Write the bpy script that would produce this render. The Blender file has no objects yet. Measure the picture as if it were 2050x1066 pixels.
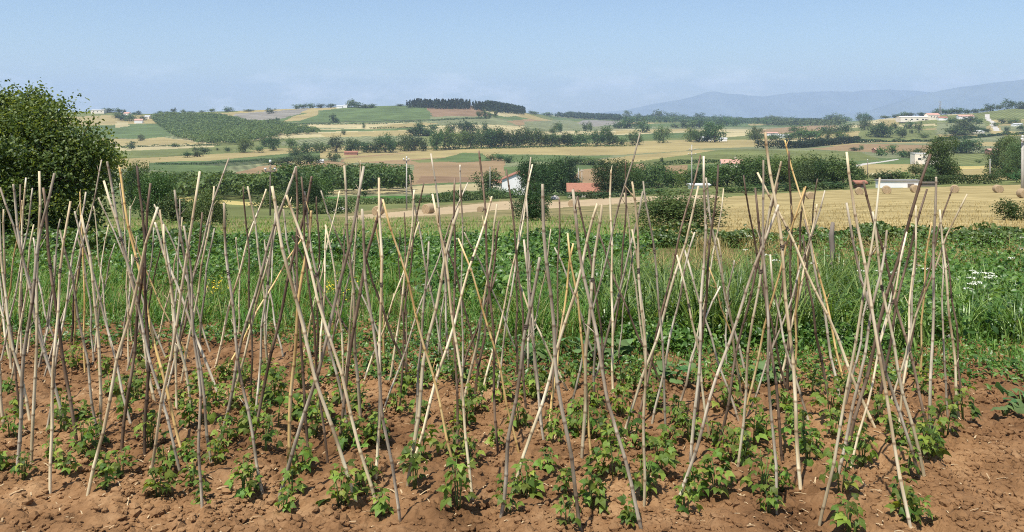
import bpy, math, random
import numpy as np
from mathutils import Vector, Matrix

# ------------------------------------------------------------------ camera, sky, sun, exposure
SC = bpy.context.scene
COL = SC.collection
F, CX, HY, EYE = 1609.0, 1025.0, 230.0, 2.0        # focal length and principal point for a 2050 px wide frame

cam_d = bpy.data.cameras.new("camera")
cam = bpy.data.objects.new("camera", cam_d)
COL.objects.link(cam)
cam_d.sensor_fit = 'HORIZONTAL'; cam_d.sensor_width = 36.0
cam_d.lens = 36.0 * F / 2050.0
cam_d.shift_y = -(533.0 - HY) / 2050.0
cam_d.clip_start = 0.1; cam_d.clip_end = 60000.0
cam.location = (0, 0, EYE)
cam.rotation_euler = (math.radians(90), 0, 0)
SC.camera = cam

SUN_DIR = Vector((-0.24, -0.38, 0.893)).normalized()
world = bpy.data.worlds.new("World"); SC.world = world; world.use_nodes = True
wn = world.node_tree.nodes; wl = world.node_tree.links
wn.clear()
w_out = wn.new('ShaderNodeOutputWorld'); w_bg = wn.new('ShaderNodeBackground')
w_sky = wn.new('ShaderNodeTexSky'); w_sky.sky_type = 'NISHITA'; w_sky.sun_disc = False
w_sky.sun_elevation = math.asin(SUN_DIR.z)
w_sky.sun_rotation = math.atan2(SUN_DIR.x, SUN_DIR.y)
w_sky.altitude = 200; w_sky.air_density = 1.0; w_sky.dust_density = 0.5; w_sky.ozone_density = 4.0
w_bg.inputs['Strength'].default_value = 0.10
# thin broken cloud low above the horizon, all the way round
tc = wn.new('ShaderNodeTexCoord'); sep = wn.new('ShaderNodeSeparateXYZ')
mp = wn.new('ShaderNodeMapping'); mp.inputs['Scale'].default_value = (11, 11, 30); mp.inputs['Location'].default_value = (3.4, 1.7, 0.6)
nz = wn.new('ShaderNodeTexNoise'); nz.inputs['Scale'].default_value = 1.0; nz.inputs['Detail'].default_value = 7; nz.inputs['Roughness'].default_value = 0.62
rp = wn.new('ShaderNodeMapRange'); rp.inputs['From Min'].default_value = 0.50; rp.inputs['From Max'].default_value = 0.68
band = wn.new('ShaderNodeMapRange'); band.inputs['From Min'].default_value = 0.062; band.inputs['From Max'].default_value = 0.025
mul = wn.new('ShaderNodeMath'); mul.operation = 'MULTIPLY'
mul2 = wn.new('ShaderNodeMath'); mul2.operation = 'MULTIPLY'; mul2.inputs[1].default_value = 0.45
mixc = wn.new('ShaderNodeMixRGB'); mixc.inputs['Color2'].default_value = (15, 14.5, 14.5, 1)
wl.new(tc.outputs['Generated'], mp.inputs['Vector']); wl.new(mp.outputs['Vector'], nz.inputs['Vector'])
wl.new(tc.outputs['Generated'], sep.inputs['Vector']); wl.new(sep.outputs['Z'], band.inputs['Value'])
wl.new(nz.outputs['Fac'], rp.inputs['Value'])
wl.new(rp.outputs['Result'], mul.inputs[0]); wl.new(band.outputs['Result'], mul.inputs[1])
wl.new(mul.outputs[0], mul2.inputs[0]); wl.new(mul2.outputs[0], mixc.inputs['Fac'])
wl.new(w_sky.outputs['Color'], mixc.inputs['Color1']); wl.new(mixc.outputs['Color'], w_bg.inputs['Color'])
wl.new(w_bg.outputs['Background'], w_out.inputs['Surface'])

sun_d = bpy.data.lights.new("sun", 'SUN'); sun_d.energy = 5.0; sun_d.angle = math.radians(0.53); sun_d.color = (1.0, 0.95, 0.86)
sun = bpy.data.objects.new("sun", sun_d); COL.objects.link(sun)
sun.rotation_euler = SUN_DIR.to_track_quat('Z', 'Y').to_euler(); sun.location = (-30, -10, 60)

vs = SC.view_settings
vs.view_transform = 'Standard'; vs.look = 'None'; vs.exposure = 0.44; vs.gamma = 1.0; vs.use_curve_mapping = False
SC.cycles.max_bounces = 6; SC.cycles.diffuse_bounces = 3; SC.cycles.glossy_bounces = 2
SC.cycles.transmission_bounces = 3; SC.cycles.transparent_max_bounces = 6; SC.cycles.volume_bounces = 2
SC.cycles.use_denoising = False      # a little grain, like the phone picture's
SC.cycles.filter_width = 1.05
SC.cycles.use_adaptive_sampling = False
HAZE_DENSITY = 0.98e-4

rng = np.random.default_rng(7)
random.seed(7)

# ------------------------------------------------------------------ helpers
def tag(o, label=None, cat=None, group=None, kind=None):
    if label: o["label"] = label
    if cat: o["category"] = cat
    if group: o["group"] = group
    if kind: o["kind"] = kind
    return o

def obj(name, data, parent=None, loc=None, rot=None, scale=None):
    o = bpy.data.objects.new(name, data); COL.objects.link(o)
    if parent is not None: o.parent = parent
    if loc is not None: o.location = loc
    if rot is not None: o.rotation_euler = rot
    if scale is not None: o.scale = scale
    return o

def mesh(name, V, polys, mats=None, attrs=None, smooth=False, midx=None):
    V = np.asarray(V, dtype=np.float32).reshape(-1, 3)
    if not isinstance(polys, (list, tuple)): polys = [polys]
    polys = [np.asarray(p, dtype=np.int32) for p in polys if len(p)]
    lt = np.concatenate([np.full(len(p), p.shape[1], dtype=np.int32) for p in polys])
    li = np.concatenate([p.ravel() for p in polys])
    ls = np.concatenate([[0], np.cumsum(lt)[:-1]]).astype(np.int32)
    me = bpy.data.meshes.new(name)
    me.vertices.add(len(V)); me.vertices.foreach_set("co", V.ravel())
    me.loops.add(len(li)); me.loops.foreach_set("vertex_index", li)
    me.polygons.add(len(lt)); me.polygons.foreach_set("loop_start", ls)
    if mats:
        for m in (mats if isinstance(mats, (list, tuple)) else [mats]): me.materials.append(m)
    if midx is not None: me.polygons.foreach_set("material_index", np.asarray(midx, dtype=np.int32))
    me.polygons.foreach_set("use_smooth", np.full(len(lt), smooth, dtype=bool))
    me.update(calc_edges=True)
    for k, a in (attrs or {}).items():
        at = me.attributes.new(k, 'FLOAT', 'POINT'); at.data.foreach_set("value", np.asarray(a, dtype=np.float32).ravel())
    return me

class MB:                                            # collects simple solids into one mesh
    def __init__(s): s.v = []; s.q = []; s.t = []; s.n = 0
    def add(s, V, q=(), t=()):
        s.v.append(np.asarray(V, dtype=float).reshape(-1, 3))
        if len(q): s.q.append(np.asarray(q) + s.n)
        if len(t): s.t.append(np.asarray(t) + s.n)
        s.n += len(s.v[-1]); return s
    def box(s, c, size, rz=0.0):
        x, y, z = [d / 2 for d in size]
        V = np.array([[-x,-y,-z],[x,-y,-z],[x,y,-z],[-x,y,-z],[-x,-y,z],[x,-y,z],[x,y,z],[-x,y,z]])
        if rz:
            R = np.array([[math.cos(rz),-math.sin(rz),0],[math.sin(rz),math.cos(rz),0],[0,0,1]]); V = V @ R.T
        return s.add(V + np.array(c), [[3,2,1,0],[4,5,6,7],[0,1,5,4],[1,2,6,5],[2,3,7,6],[3,0,4,7]])
    def tube(s, pts, rad, n=6, cap=True):
        V, q, t = tube(pts, rad, n, cap); return s.add(V, q, t)
    def mesh(s, name, mat, smooth=False, attrs=None):
        P = []
        if s.q: P.append(np.concatenate(s.q))
        if s.t: P.append(np.concatenate(s.t))
        return mesh(name, np.concatenate(s.v), P, mat, attrs, smooth)

def tube(pts, rad, n=6, cap=True):
    pts = np.asarray(pts, float); m = len(pts); rad = np.broadcast_to(np.asarray(rad, float), (m,))
    d = np.gradient(pts, axis=0); d /= np.linalg.norm(d, axis=1, keepdims=True) + 1e-9
    ref = np.array([0.31, 0.95, 0.05]) if abs(d[:, 1]).mean() < 0.8 else np.array([1.0, 0.1, 0.05])
    a = np.cross(d, ref); a /= np.linalg.norm(a, axis=1, keepdims=True); b = np.cross(d, a)
    th = np.arange(n) * 2 * math.pi / n
    V = pts[:, None, :] + rad[:, None, None] * (np.cos(th)[None, :, None] * a[:, None, :] + np.sin(th)[None, :, None] * b[:, None, :])
    i, j = np.meshgrid(np.arange(m - 1), np.arange(n), indexing='ij')
    q = np.stack([i*n+j, i*n+(j+1) % n, (i+1)*n+(j+1) % n, (i+1)*n+j], -1).reshape(-1, 4)
    V = V.reshape(-1, 3); t = np.zeros((0, 3), int)
    if cap:
        V = np.concatenate([V, pts[:1], pts[-1:]]); c0, c1 = m*n, m*n+1
        k = np.arange(n)
        t = np.concatenate([np.stack([np.full(n, c0), (k+1) % n, k], 1), np.stack([np.full(n, c1), (m-1)*n+k, (m-1)*n+(k+1) % n], 1)])
    return V, q, t

def vnoise(x, y, seed=0):                             # smooth lattice noise, -1..1
    xi = np.floor(x).astype(np.int64); yi = np.floor(y).astype(np.int64); fx = x - xi; fy = y - yi
    fx = fx*fx*fx*(fx*(fx*6-15)+10); fy = fy*fy*fy*(fy*(fy*6-15)+10)
    def h(a, b):
        k = (a*374761393 + b*668265263 + seed*974634777) & 0xFFFFFFFF
        k = ((k ^ (k >> 13)) * 1274126177) & 0xFFFFFFFF
        return ((k ^ (k >> 16)) & 0xFFFF) / 32767.5 - 1
    return (h(xi, yi)*(1-fx)+h(xi+1, yi)*fx)*(1-fy) + (h(xi, yi+1)*(1-fx)+h(xi+1, yi+1)*fx)*fy
def fbm(x, y, seed=0, octs=4, gain=0.5):
    s = 0; a = 1.0
    for k in range(octs): s = s + a*vnoise(x*2**k, y*2**k, seed+k*17); a *= gain
    return s

ONES = "first second third fourth fifth sixth seventh eighth ninth tenth eleventh twelfth thirteenth fourteenth fifteenth sixteenth seventeenth eighteenth nineteenth".split()
TENS = {20: "twent", 30: "thirt", 40: "fort", 50: "fift", 60: "sixt", 70: "sevent", 80: "eight", 90: "ninet"}
def ordinal(n):
    if n < 20: return ONES[n-1]
    t, o = n//10*10, n % 10
    return TENS[t]+"ieth" if o == 0 else TENS[t]+"y-"+ONES[o-1]

# ------------------------------------------------------------------ materials
def nodes(name):
    m = bpy.data.materials.new(name); m.use_nodes = True
    nt = m.node_tree; nt.nodes.clear()
    return m, nt, nt.nodes, nt.links
def ramp(n, stops):
    r = n.new('ShaderNodeValToRGB'); e = r.color_ramp.elements
    while len(e) < len(stops): e.new(0.5)
    for k, (p, c) in enumerate(stops): e[k].position = p; e[k].color = (*c, 1)
    return r

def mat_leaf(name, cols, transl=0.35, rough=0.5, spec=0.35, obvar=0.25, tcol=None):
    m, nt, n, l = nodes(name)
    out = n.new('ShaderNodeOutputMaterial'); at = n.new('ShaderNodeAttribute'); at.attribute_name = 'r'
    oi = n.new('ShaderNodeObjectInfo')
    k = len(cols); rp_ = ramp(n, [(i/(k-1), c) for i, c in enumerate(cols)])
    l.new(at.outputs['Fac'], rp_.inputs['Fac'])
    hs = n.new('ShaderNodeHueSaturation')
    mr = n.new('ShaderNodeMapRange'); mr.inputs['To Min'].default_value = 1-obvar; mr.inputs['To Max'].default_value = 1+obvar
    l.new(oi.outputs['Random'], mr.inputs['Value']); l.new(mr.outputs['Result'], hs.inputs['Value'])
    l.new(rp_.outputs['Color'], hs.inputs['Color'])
    if obvar > 0:
        fr = n.new('ShaderNodeMath'); fr.operation = 'MULTIPLY'; fr.inputs[1].default_value = 7.31; fx = n.new('ShaderNodeMath'); fx.operation = 'FRACT'
        l.new(oi.outputs['Random'], fr.inputs[0]); l.new(fr.outputs[0], fx.inputs[0])
        mh = n.new('ShaderNodeMapRange'); mh.inputs['To Min'].default_value = 0.465; mh.inputs['To Max'].default_value = 0.52
        l.new(fx.outputs[0], mh.inputs['Value']); l.new(mh.outputs['Result'], hs.inputs['Hue'])
    p = n.new('ShaderNodeBsdfPrincipled'); p.inputs['Roughness'].default_value = rough; p.inputs['Specular IOR Level'].default_value = spec
    l.new(hs.outputs['Color'], p.inputs['Base Color'])
    tr = n.new('ShaderNodeBsdfTranslucent')
    h2 = n.new('ShaderNodeMixRGB'); h2.blend_type = 'MULTIPLY'; h2.inputs['Fac'].default_value = 1
    h2.inputs['Color2'].default_value = (*(tcol or (1.9, 1.7, 0.7)), 1)
    l.new(hs.outputs['Color'], h2.inputs['Color1']); l.new(h2.outputs['Color'], tr.inputs['Color'])
    mx = n.new('ShaderNodeMixShader'); mx.inputs['Fac'].default_value = transl
    l.new(p.outputs['BSDF'], mx.inputs[1]); l.new(tr.outputs['BSDF'], mx.inputs[2]); l.new(mx.outputs['Shader'], out.inputs['Surface'])
    return m

def mat_plain(name, c0, c1=None, scale=3.0, rough=0.85, bump=0.0, bscale=None, spec=0.2, detail=5, stretch=None):
    m, nt, n, l = nodes(name)
    out = n.new('ShaderNodeOutputMaterial'); p = n.new('ShaderNodeBsdfPrincipled')
    p.inputs['Roughness'].default_value = rough; p.inputs['Specular IOR Level'].default_value = spec
    t = n.new('ShaderNodeTexCoord'); nz_ = n.new('ShaderNodeTexNoise'); nz_.inputs['Scale'].default_value = scale; nz_.inputs['Detail'].default_value = detail
    src = t.outputs['Object']
    if stretch:
        mp_ = n.new('ShaderNodeMapping'); mp_.inputs['Scale'].default_value = stretch; l.new(src, mp_.inputs['Vector']); src = mp_.outputs['Vector']
    l.new(src, nz_.inputs['Vector'])
    r = ramp(n, [(0.3, c0), (0.7, c1 or tuple(x*0.7 for x in c0))]); l.new(nz_.outputs['Fac'], r.inputs['Fac'])
    l.new(r.outputs['Color'], p.inputs['Base Color'])
    if bump:
        b = n.new('ShaderNodeBump'); b.inputs['Strength'].default_value = bump; b.inputs['Distance'].default_value = 0.02
        n2 = n.new('ShaderNodeTexNoise'); n2.inputs['Scale'].default_value = bscale or scale*4; n2.inputs['Detail'].default_value = 4
        l.new(src, n2.inputs['Vector']); l.new(n2.outputs['Fac'], b.inputs['Height']); l.new(b.outputs['Normal'], p.inputs['Normal'])
    l.new(p.outputs['BSDF'], out.inputs['Surface'])
    return m

def mat_field(name, c, var=0.3, stripe=0.0, ang=0.0, sscale=0.25, nscale=0.03, c2=None):
    m, nt, n, l = nodes(name)
    out = n.new('ShaderNodeOutputMaterial'); p = n.new('ShaderNodeBsdfPrincipled'); p.inputs['Roughness'].default_value = 0.95; p.inputs['Specular IOR Level'].default_value = 0.05
    t = n.new('ShaderNodeTexCoord')
    a = n.new('ShaderNodeTexNoise'); a.inputs['Scale'].default_value = nscale; a.inputs['Detail'].default_value = 8; a.inputs['Roughness'].default_value = 0.65
    l.new(t.outputs['Object'], a.inputs['Vector'])
    lo = tuple(x*(1-var) for x in c); hi = tuple(min(1, x*(1+var)) for x in (c2 or c))
    r = ramp(n, [(0.32, lo), (0.68, hi)]); l.new(a.outputs['Fac'], r.inputs['Fac'])
    col = r.outputs['Color']
    if stripe:
        mp_ = n.new('ShaderNodeMapping'); mp_.inputs['Rotation'].default_value = (0, 0, ang); l.new(t.outputs['Object'], mp_.inputs['Vector'])
        w = n.new('ShaderNodeTexWave'); w.wave_type = 'BANDS'; w.inputs['Scale'].default_value = sscale; w.inputs['Distortion'].default_value = 0.35; w.inputs['Detail'].default_value = 2
        l.new(mp_.outputs['Vector'], w.inputs['Vector'])
        mx = n.new('ShaderNodeMixRGB'); mx.blend_type = 'MULTIPLY'; mx.inputs['Fac'].default_value = stripe
        l.new(col, mx.inputs['Color1']); l.new(w.outputs['Color'], mx.inputs['Color2']); col = mx.outputs['Color']
    l.new(col, p.inputs['Base Color']); l.new(p.outputs['BSDF'], out.inputs['Surface'])
    return m

def mat_soil():
    m, nt, n, l = nodes("soil")
    out = n.new('ShaderNodeOutputMaterial'); p = n.new('ShaderNodeBsdfPrincipled'); p.inputs['Roughness'].default_value = 0.95; p.inputs['Specular IOR Level'].default_value = 0.1
    t = n.new('ShaderNodeTexCoord')
    a = n.new('ShaderNodeTexNoise'); a.inputs['Scale'].default_value = 2.3; a.inputs['Detail'].default_value = 10; a.inputs['Roughness'].default_value = 0.74
    l.new(t.outputs['Object'], a.inputs['Vector'])
    r = ramp(n, [(0.28, (0.100, 0.052, 0.023)), (0.5, (0.222, 0.123, 0.058)), (0.72, (0.355, 0.222, 0.116))]); l.new(a.outputs['Fac'], r.inputs['Fac'])
    g = n.new('ShaderNodeTexNoise'); g.inputs['Scale'].default_value = 0.55; g.inputs['Detail'].default_value = 4; l.new(t.outputs['Object'], g.inputs['Vector'])
    gr = ramp(n, [(0.36, (0.72, 0.68, 0.66)), (0.62, (1.12, 1.12, 1.10))]); l.new(g.outputs['Fac'], gr.inputs['Fac'])
    mx = n.new('ShaderNodeMixRGB'); mx.blend_type = 'MULTIPLY'; mx.inputs['Fac'].default_value = 1.0; l.new(r.outputs['Color'], mx.inputs['Color1']); l.new(gr.outputs['Color'], mx.inputs['Color2'])
    l.new(mx.outputs['Color'], p.inputs['Base Color'])
    f = n.new('ShaderNodeTexNoise'); f.inputs['Scale'].default_value = 60; f.inputs['Detail'].default_value = 6; l.new(t.outputs['Object'], f.inputs['Vector'])
    b = n.new('ShaderNodeBump'); b.inputs['Strength'].default_value = 0.7; b.inputs['Distance'].default_value = 0.012
    l.new(f.outputs['Fac'], b.inputs['Height']); l.new(b.outputs['Normal'], p.inputs['Normal'])
    l.new(p.outputs['BSDF'], out.inputs['Surface'])
    return m

def mat_cane(name, c0, c1, c2, blot=0.5):
    m, nt, n, l = nodes(name)
    out = n.new('ShaderNodeOutputMaterial'); p = n.new('ShaderNodeBsdfPrincipled'); p.inputs['Roughness'].default_value = 0.55; p.inputs['Specular IOR Level'].default_value = 0.3
    t = n.new('ShaderNodeTexCoord'); oi = n.new('ShaderNodeObjectInfo')
    sh = n.new('ShaderNodeVectorMath'); sh.operation = 'ADD'; cm = n.new('ShaderNodeCombineXYZ')
    mm = n.new('ShaderNodeMath'); mm.operation = 'MULTIPLY'; mm.inputs[1].default_value = 40; l.new(oi.outputs['Random'], mm.inputs[0]); l.new(mm.outputs[0], cm.inputs['Z'])
    l.new(t.outputs['Object'], sh.inputs[0]); l.new(cm.outputs[0], sh.inputs[1])
    mp_ = n.new('ShaderNodeMapping'); mp_.inputs['Scale'].default_value = (22, 22, 2.6); l.new(sh.outputs[0], mp_.inputs['Vector'])
    a = n.new('ShaderNodeTexNoise'); a.inputs['Scale'].default_value = 1.0; a.inputs['Detail'].default_value = 6; l.new(mp_.outputs['Vector'], a.inputs['Vector'])
    r = ramp(n, [(0.3, c0), (0.5, c1), (0.68, c2)]); l.new(a.outputs['Fac'], r.inputs['Fac'])
    at = n.new('ShaderNodeAttribute'); at.attribute_name = 'nd'
    d = n.new('ShaderNodeMixRGB'); d.blend_type = 'MULTIPLY'; d.inputs['Color2'].default_value = (0.30, 0.22, 0.17, 1)
    dm = n.new('ShaderNodeMath'); dm.operation = 'MULTIPLY'; dm.inputs[1].default_value = 0.75; l.new(at.outputs['Fac'], dm.inputs[0]); l.new(dm.outputs[0], d.inputs['Fac'])
    l.new(r.outputs['Color'], d.inputs['Color1'])
    b2 = n.new('ShaderNodeTexNoise'); b2.inputs['Scale'].default_value = 2.4; b2.inputs['Detail'].default_value = 3; l.new(sh.outputs[0], b2.inputs['Vector'])
    br = n.new('ShaderNodeMapRange'); br.inputs['From Min'].default_value = 0.50; br.inputs['From Max'].default_value = 0.62; br.inputs['To Max'].default_value = blot; l.new(b2.outputs['Fac'], br.inputs['Value'])
    e = n.new('ShaderNodeMixRGB'); e.blend_type = 'MULTIPLY'; e.inputs['Color2'].default_value = (0.34, 0.25, 0.18, 1); l.new(br.outputs['Result'], e.inputs['Fac']); l.new(d.outputs['Color'], e.inputs['Color1'])
    hs = n.new('ShaderNodeHueSaturation'); mr = n.new('ShaderNodeMapRange'); mr.inputs['To Min'].default_value = 0.62; mr.inputs['To Max'].default_value = 1.25
    l.new(oi.outputs['Random'], mr.inputs['Value']); l.new(mr.outputs['Result'], hs.inputs['Value']); l.new(e.outputs['Color'], hs.inputs['Color'])
    l.new(hs.outputs['Color'], p.inputs['Base Color']); l.new(p.outputs['BSDF'], out.inputs['Surface'])
    return m

M = {}
M['soil'] = mat_soil()
M['clod'] = M['soil']
M['straw_bit'] = mat_plain('dry_straw', (0.55, 0.42, 0.25), (0.35, 0.24, 0.13), 9)
M['bean'] = mat_leaf('bean_leaf', [(0.050, 0.100, 0.015), (0.120, 0.200, 0.030), (0.27, 0.345, 0.070)], 0.38, 0.55, 0.3, 0.5)
M['bean_stem'] = mat_plain('bean_stem', (0.14, 0.20, 0.06), (0.09, 0.13, 0.04), 20)
M['weed'] = mat_leaf('weed_leaf', [(0.026, 0.066, 0.011), (0.074, 0.162, 0.025), (0.180, 0.290, 0.054)], 0.3, 0.42, 0.5, 0.0)
M['bramble'] = mat_leaf('bramble_leaf', [(0.022, 0.054, 0.013), (0.055, 0.115, 0.024), (0.135, 0.21, 0.050)], 0.25, 0.42, 0.5, 0.12)
M['grass'] = mat_leaf('grass_blade', [(0.042, 0.125, 0.017), (0.080, 0.205, 0.028), (0.15, 0.275, 0.050), (0.33, 0.30, 0.12)], 0.3, 0.5, 0.3, 0.0)
M['reed'] = mat_leaf('tall_grass_blade', [(0.026, 0.082, 0.014), (0.068, 0.165, 0.030), (0.16, 0.295, 0.065), (0.22, 0.32, 0.10)], 0.3, 0.38, 0.5, 0.1, (1.5, 1.5, 0.7))
M['drygrass'] = mat_leaf('dry_grass', [(0.36, 0.27, 0.11), (0.46, 0.35, 0.145), (0.24, 0.22, 0.09)], 0.2, 0.7, 0.2, 0.0, (1.2, 1.1, 0.8))
M['squash'] = mat_leaf('squash_leaf', [(0.060, 0.135, 0.040), (0.095, 0.185, 0.058), (0.14, 0.24, 0.085)], 0.25, 0.6, 0.25, 0.15, (1.3, 1.4, 0.8))
M['yellow'] = mat_plain('yellow_petal', (0.75, 0.55, 0.04), (0.65, 0.5, 0.05), 5)
M['white'] = mat_plain('white_petal', (0.72, 0.72, 0.62), (0.6, 0.62, 0.5), 5)
M['t_dark'] = mat_leaf('foliage_dark', [(0.022, 0.052, 0.016), (0.046, 0.094, 0.026), (0.090, 0.150, 0.042)], 0.2, 0.55, 0.3, 0.34)
M['t_mid'] = mat_leaf('foliage_mid', [(0.030, 0.062, 0.016), (0.062, 0.115, 0.028), (0.115, 0.175, 0.045)], 0.25, 0.5, 0.3, 0.34)
M['t_big'] = mat_leaf('foliage_big', [(0.026, 0.054, 0.013), (0.095, 0.145, 0.032), (0.22, 0.27, 0.075)], 0.38, 0.45, 0.4, 0.0)
M['t_light'] = mat_leaf('foliage_light', [(0.055, 0.095, 0.035), (0.09, 0.145, 0.05), (0.14, 0.20, 0.075)], 0.25, 0.55, 0.3, 0.34)
M['t_pine'] = mat_leaf('foliage_pine', [(0.016, 0.034, 0.018), (0.028, 0.054, 0.026), (0.045, 0.078, 0.034)], 0.1, 0.7, 0.2, 0.1)
M['bark'] = mat_plain('bark', (0.13, 0.10, 0.075), (0.06, 0.045, 0.035), 6, 0.95, 0.6)
M['cane0'] = mat_cane('cane_straw', (0.42, 0.31, 0.17), (0.74, 0.62, 0.39), (0.90, 0.81, 0.58), 0.55)
M['cane1'] = mat_cane('cane_grey', (0.24, 0.19, 0.13), (0.50, 0.43, 0.31), (0.80, 0.72, 0.55), 0.65)
M['cane2'] = mat_cane('cane_yellow', (0.48, 0.30, 0.11), (0.76, 0.53, 0.21), (0.82, 0.66, 0.38), 0.5)
M['cane3'] = mat_cane('cane_brown', (0.085, 0.055, 0.036), (0.16, 0.108, 0.070), (0.30, 0.22, 0.15), 0.5)
M['tie'] = mat_plain('twine', (0.05, 0.04, 0.035), (0.10, 0.075, 0.05), 30)
M['hay'] = mat_plain('hay', (0.46, 0.35, 0.21), (0.28, 0.20, 0.12), 9, 0.95, 0.5, stretch=(1, 6, 6))
M['wall_white'] = mat_plain('wall_white', (0.88, 0.86, 0.83), (0.82, 0.80, 0.77), 0.6)
M['wall_cream'] = mat_plain('wall_cream', (0.86, 0.77, 0.63), (0.80, 0.70, 0.57), 0.6)
M['wall_grey'] = mat_plain('wall_grey', (0.55, 0.54, 0.50), (0.45, 0.44, 0.41), 0.8)
M['wall_brick'] = mat_plain('wall_brick', (0.38, 0.20, 0.14), (0.30, 0.15, 0.11), 1.2)
M['roof_red'] = mat_plain('roof_tile', (0.37, 0.175, 0.115), (0.27, 0.125, 0.085), 2.5, 0.9, stretch=(1, 1, 1))
M['roof_pink'] = mat_plain('roof_tile_faded', (0.58, 0.34, 0.26), (0.44, 0.25, 0.19), 1.5)
M['roof_dull'] = mat_plain('roof_dull', (0.30, 0.29, 0.27), (0.22, 0.21, 0.20), 0.8, 0.7)
M['roof_grey'] = mat_plain('roof_sheet', (0.62, 0.62, 0.60), (0.50, 0.50, 0.50), 0.8, 0.5)
M['glass'] = mat_plain('window_glass', (0.03, 0.035, 0.04), (0.05, 0.05, 0.055), 2, 0.2, spec=0.5)
M['wood'] = mat_plain('wood_grey', (0.24, 0.20, 0.16), (0.15, 0.12, 0.10), 8, 0.9, stretch=(3, 3, 0.4))
M['concrete'] = mat_plain('concrete', (0.50, 0.47, 0.42), (0.40, 0.37, 0.33), 3)
M['ceramic'] = mat_plain('insulator', (0.75, 0.75, 0.74), None, 2, 0.3)
M['metal'] = mat_plain('galvanised', (0.40, 0.41, 0.42), (0.32, 0.33, 0.34), 4, 0.5)
M['rock'] = mat_plain('pale_rock', (0.62, 0.57, 0.50), (0.45, 0.41, 0.36), 2, 0.9, 0.5)
M['pipe'] = mat_plain('pipe_grey', (0.30, 0.27, 0.25), (0.22, 0.2, 0.18), 4, 0.6)
M['mountain'] = mat_field('mountain', (0.13, 0.15, 0.14), 0.3, nscale=0.002)
M['farland'] = mat_field('far_land', (0.10, 0.13, 0.06), 0.3, nscale=0.004)
M['verge'] = mat_field('verge', (0.12, 0.125, 0.045), 0.45, nscale=1.2, c2=(0.17, 0.12, 0.06))
FC = dict(olive=(0.165, 0.185, 0.066), straw=(0.37, 0.30, 0.135), pale=(0.47, 0.40, 0.215), orange=(0.31, 0.215, 0.115), green=(0.115, 0.160, 0.058),
          dark=(0.085, 0.105, 0.05), lilac=(0.265, 0.245, 0.205), gold=(0.35, 0.27, 0.112), vivid=(0.06, 0.15, 0.030), yellow=(0.55, 0.45, 0.17),
          track=(0.40, 0.305, 0.185), road=(0.46, 0.43, 0.38), meadow=(0.175, 0.18, 0.072), sage=(0.20, 0.215, 0.11), brown=(0.26, 0.17, 0.10))
FM = {}
for i, (k, c) in enumerate(FC.items()):
    if k in ('gold',): FM[k] = mat_field('field_'+k, c, 0.28, 0.30, math.radians(84), 0.16, 0.22, (0.40, 0.32, 0.15))
    elif k == 'meadow': FM[k] = mat_field('field_'+k, c, 0.5, 0, nscale=0.35, c2=(0.21, 0.17, 0.08))
    elif k in ('orange', 'straw', 'brown', 'pale'): FM[k] = mat_field('field_'+k, c, 0.20, 0.36, math.radians(70+17*i), 0.045, 0.02)
    elif k in ('track', 'road'): FM[k] = mat_field('field_'+k, c, 0.2, 0, nscale=0.3)
    else: FM[k] = mat_field('field_'+k, c, 0.30, 0.34, math.radians(40+23*i), 0.05, 0.025)

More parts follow.
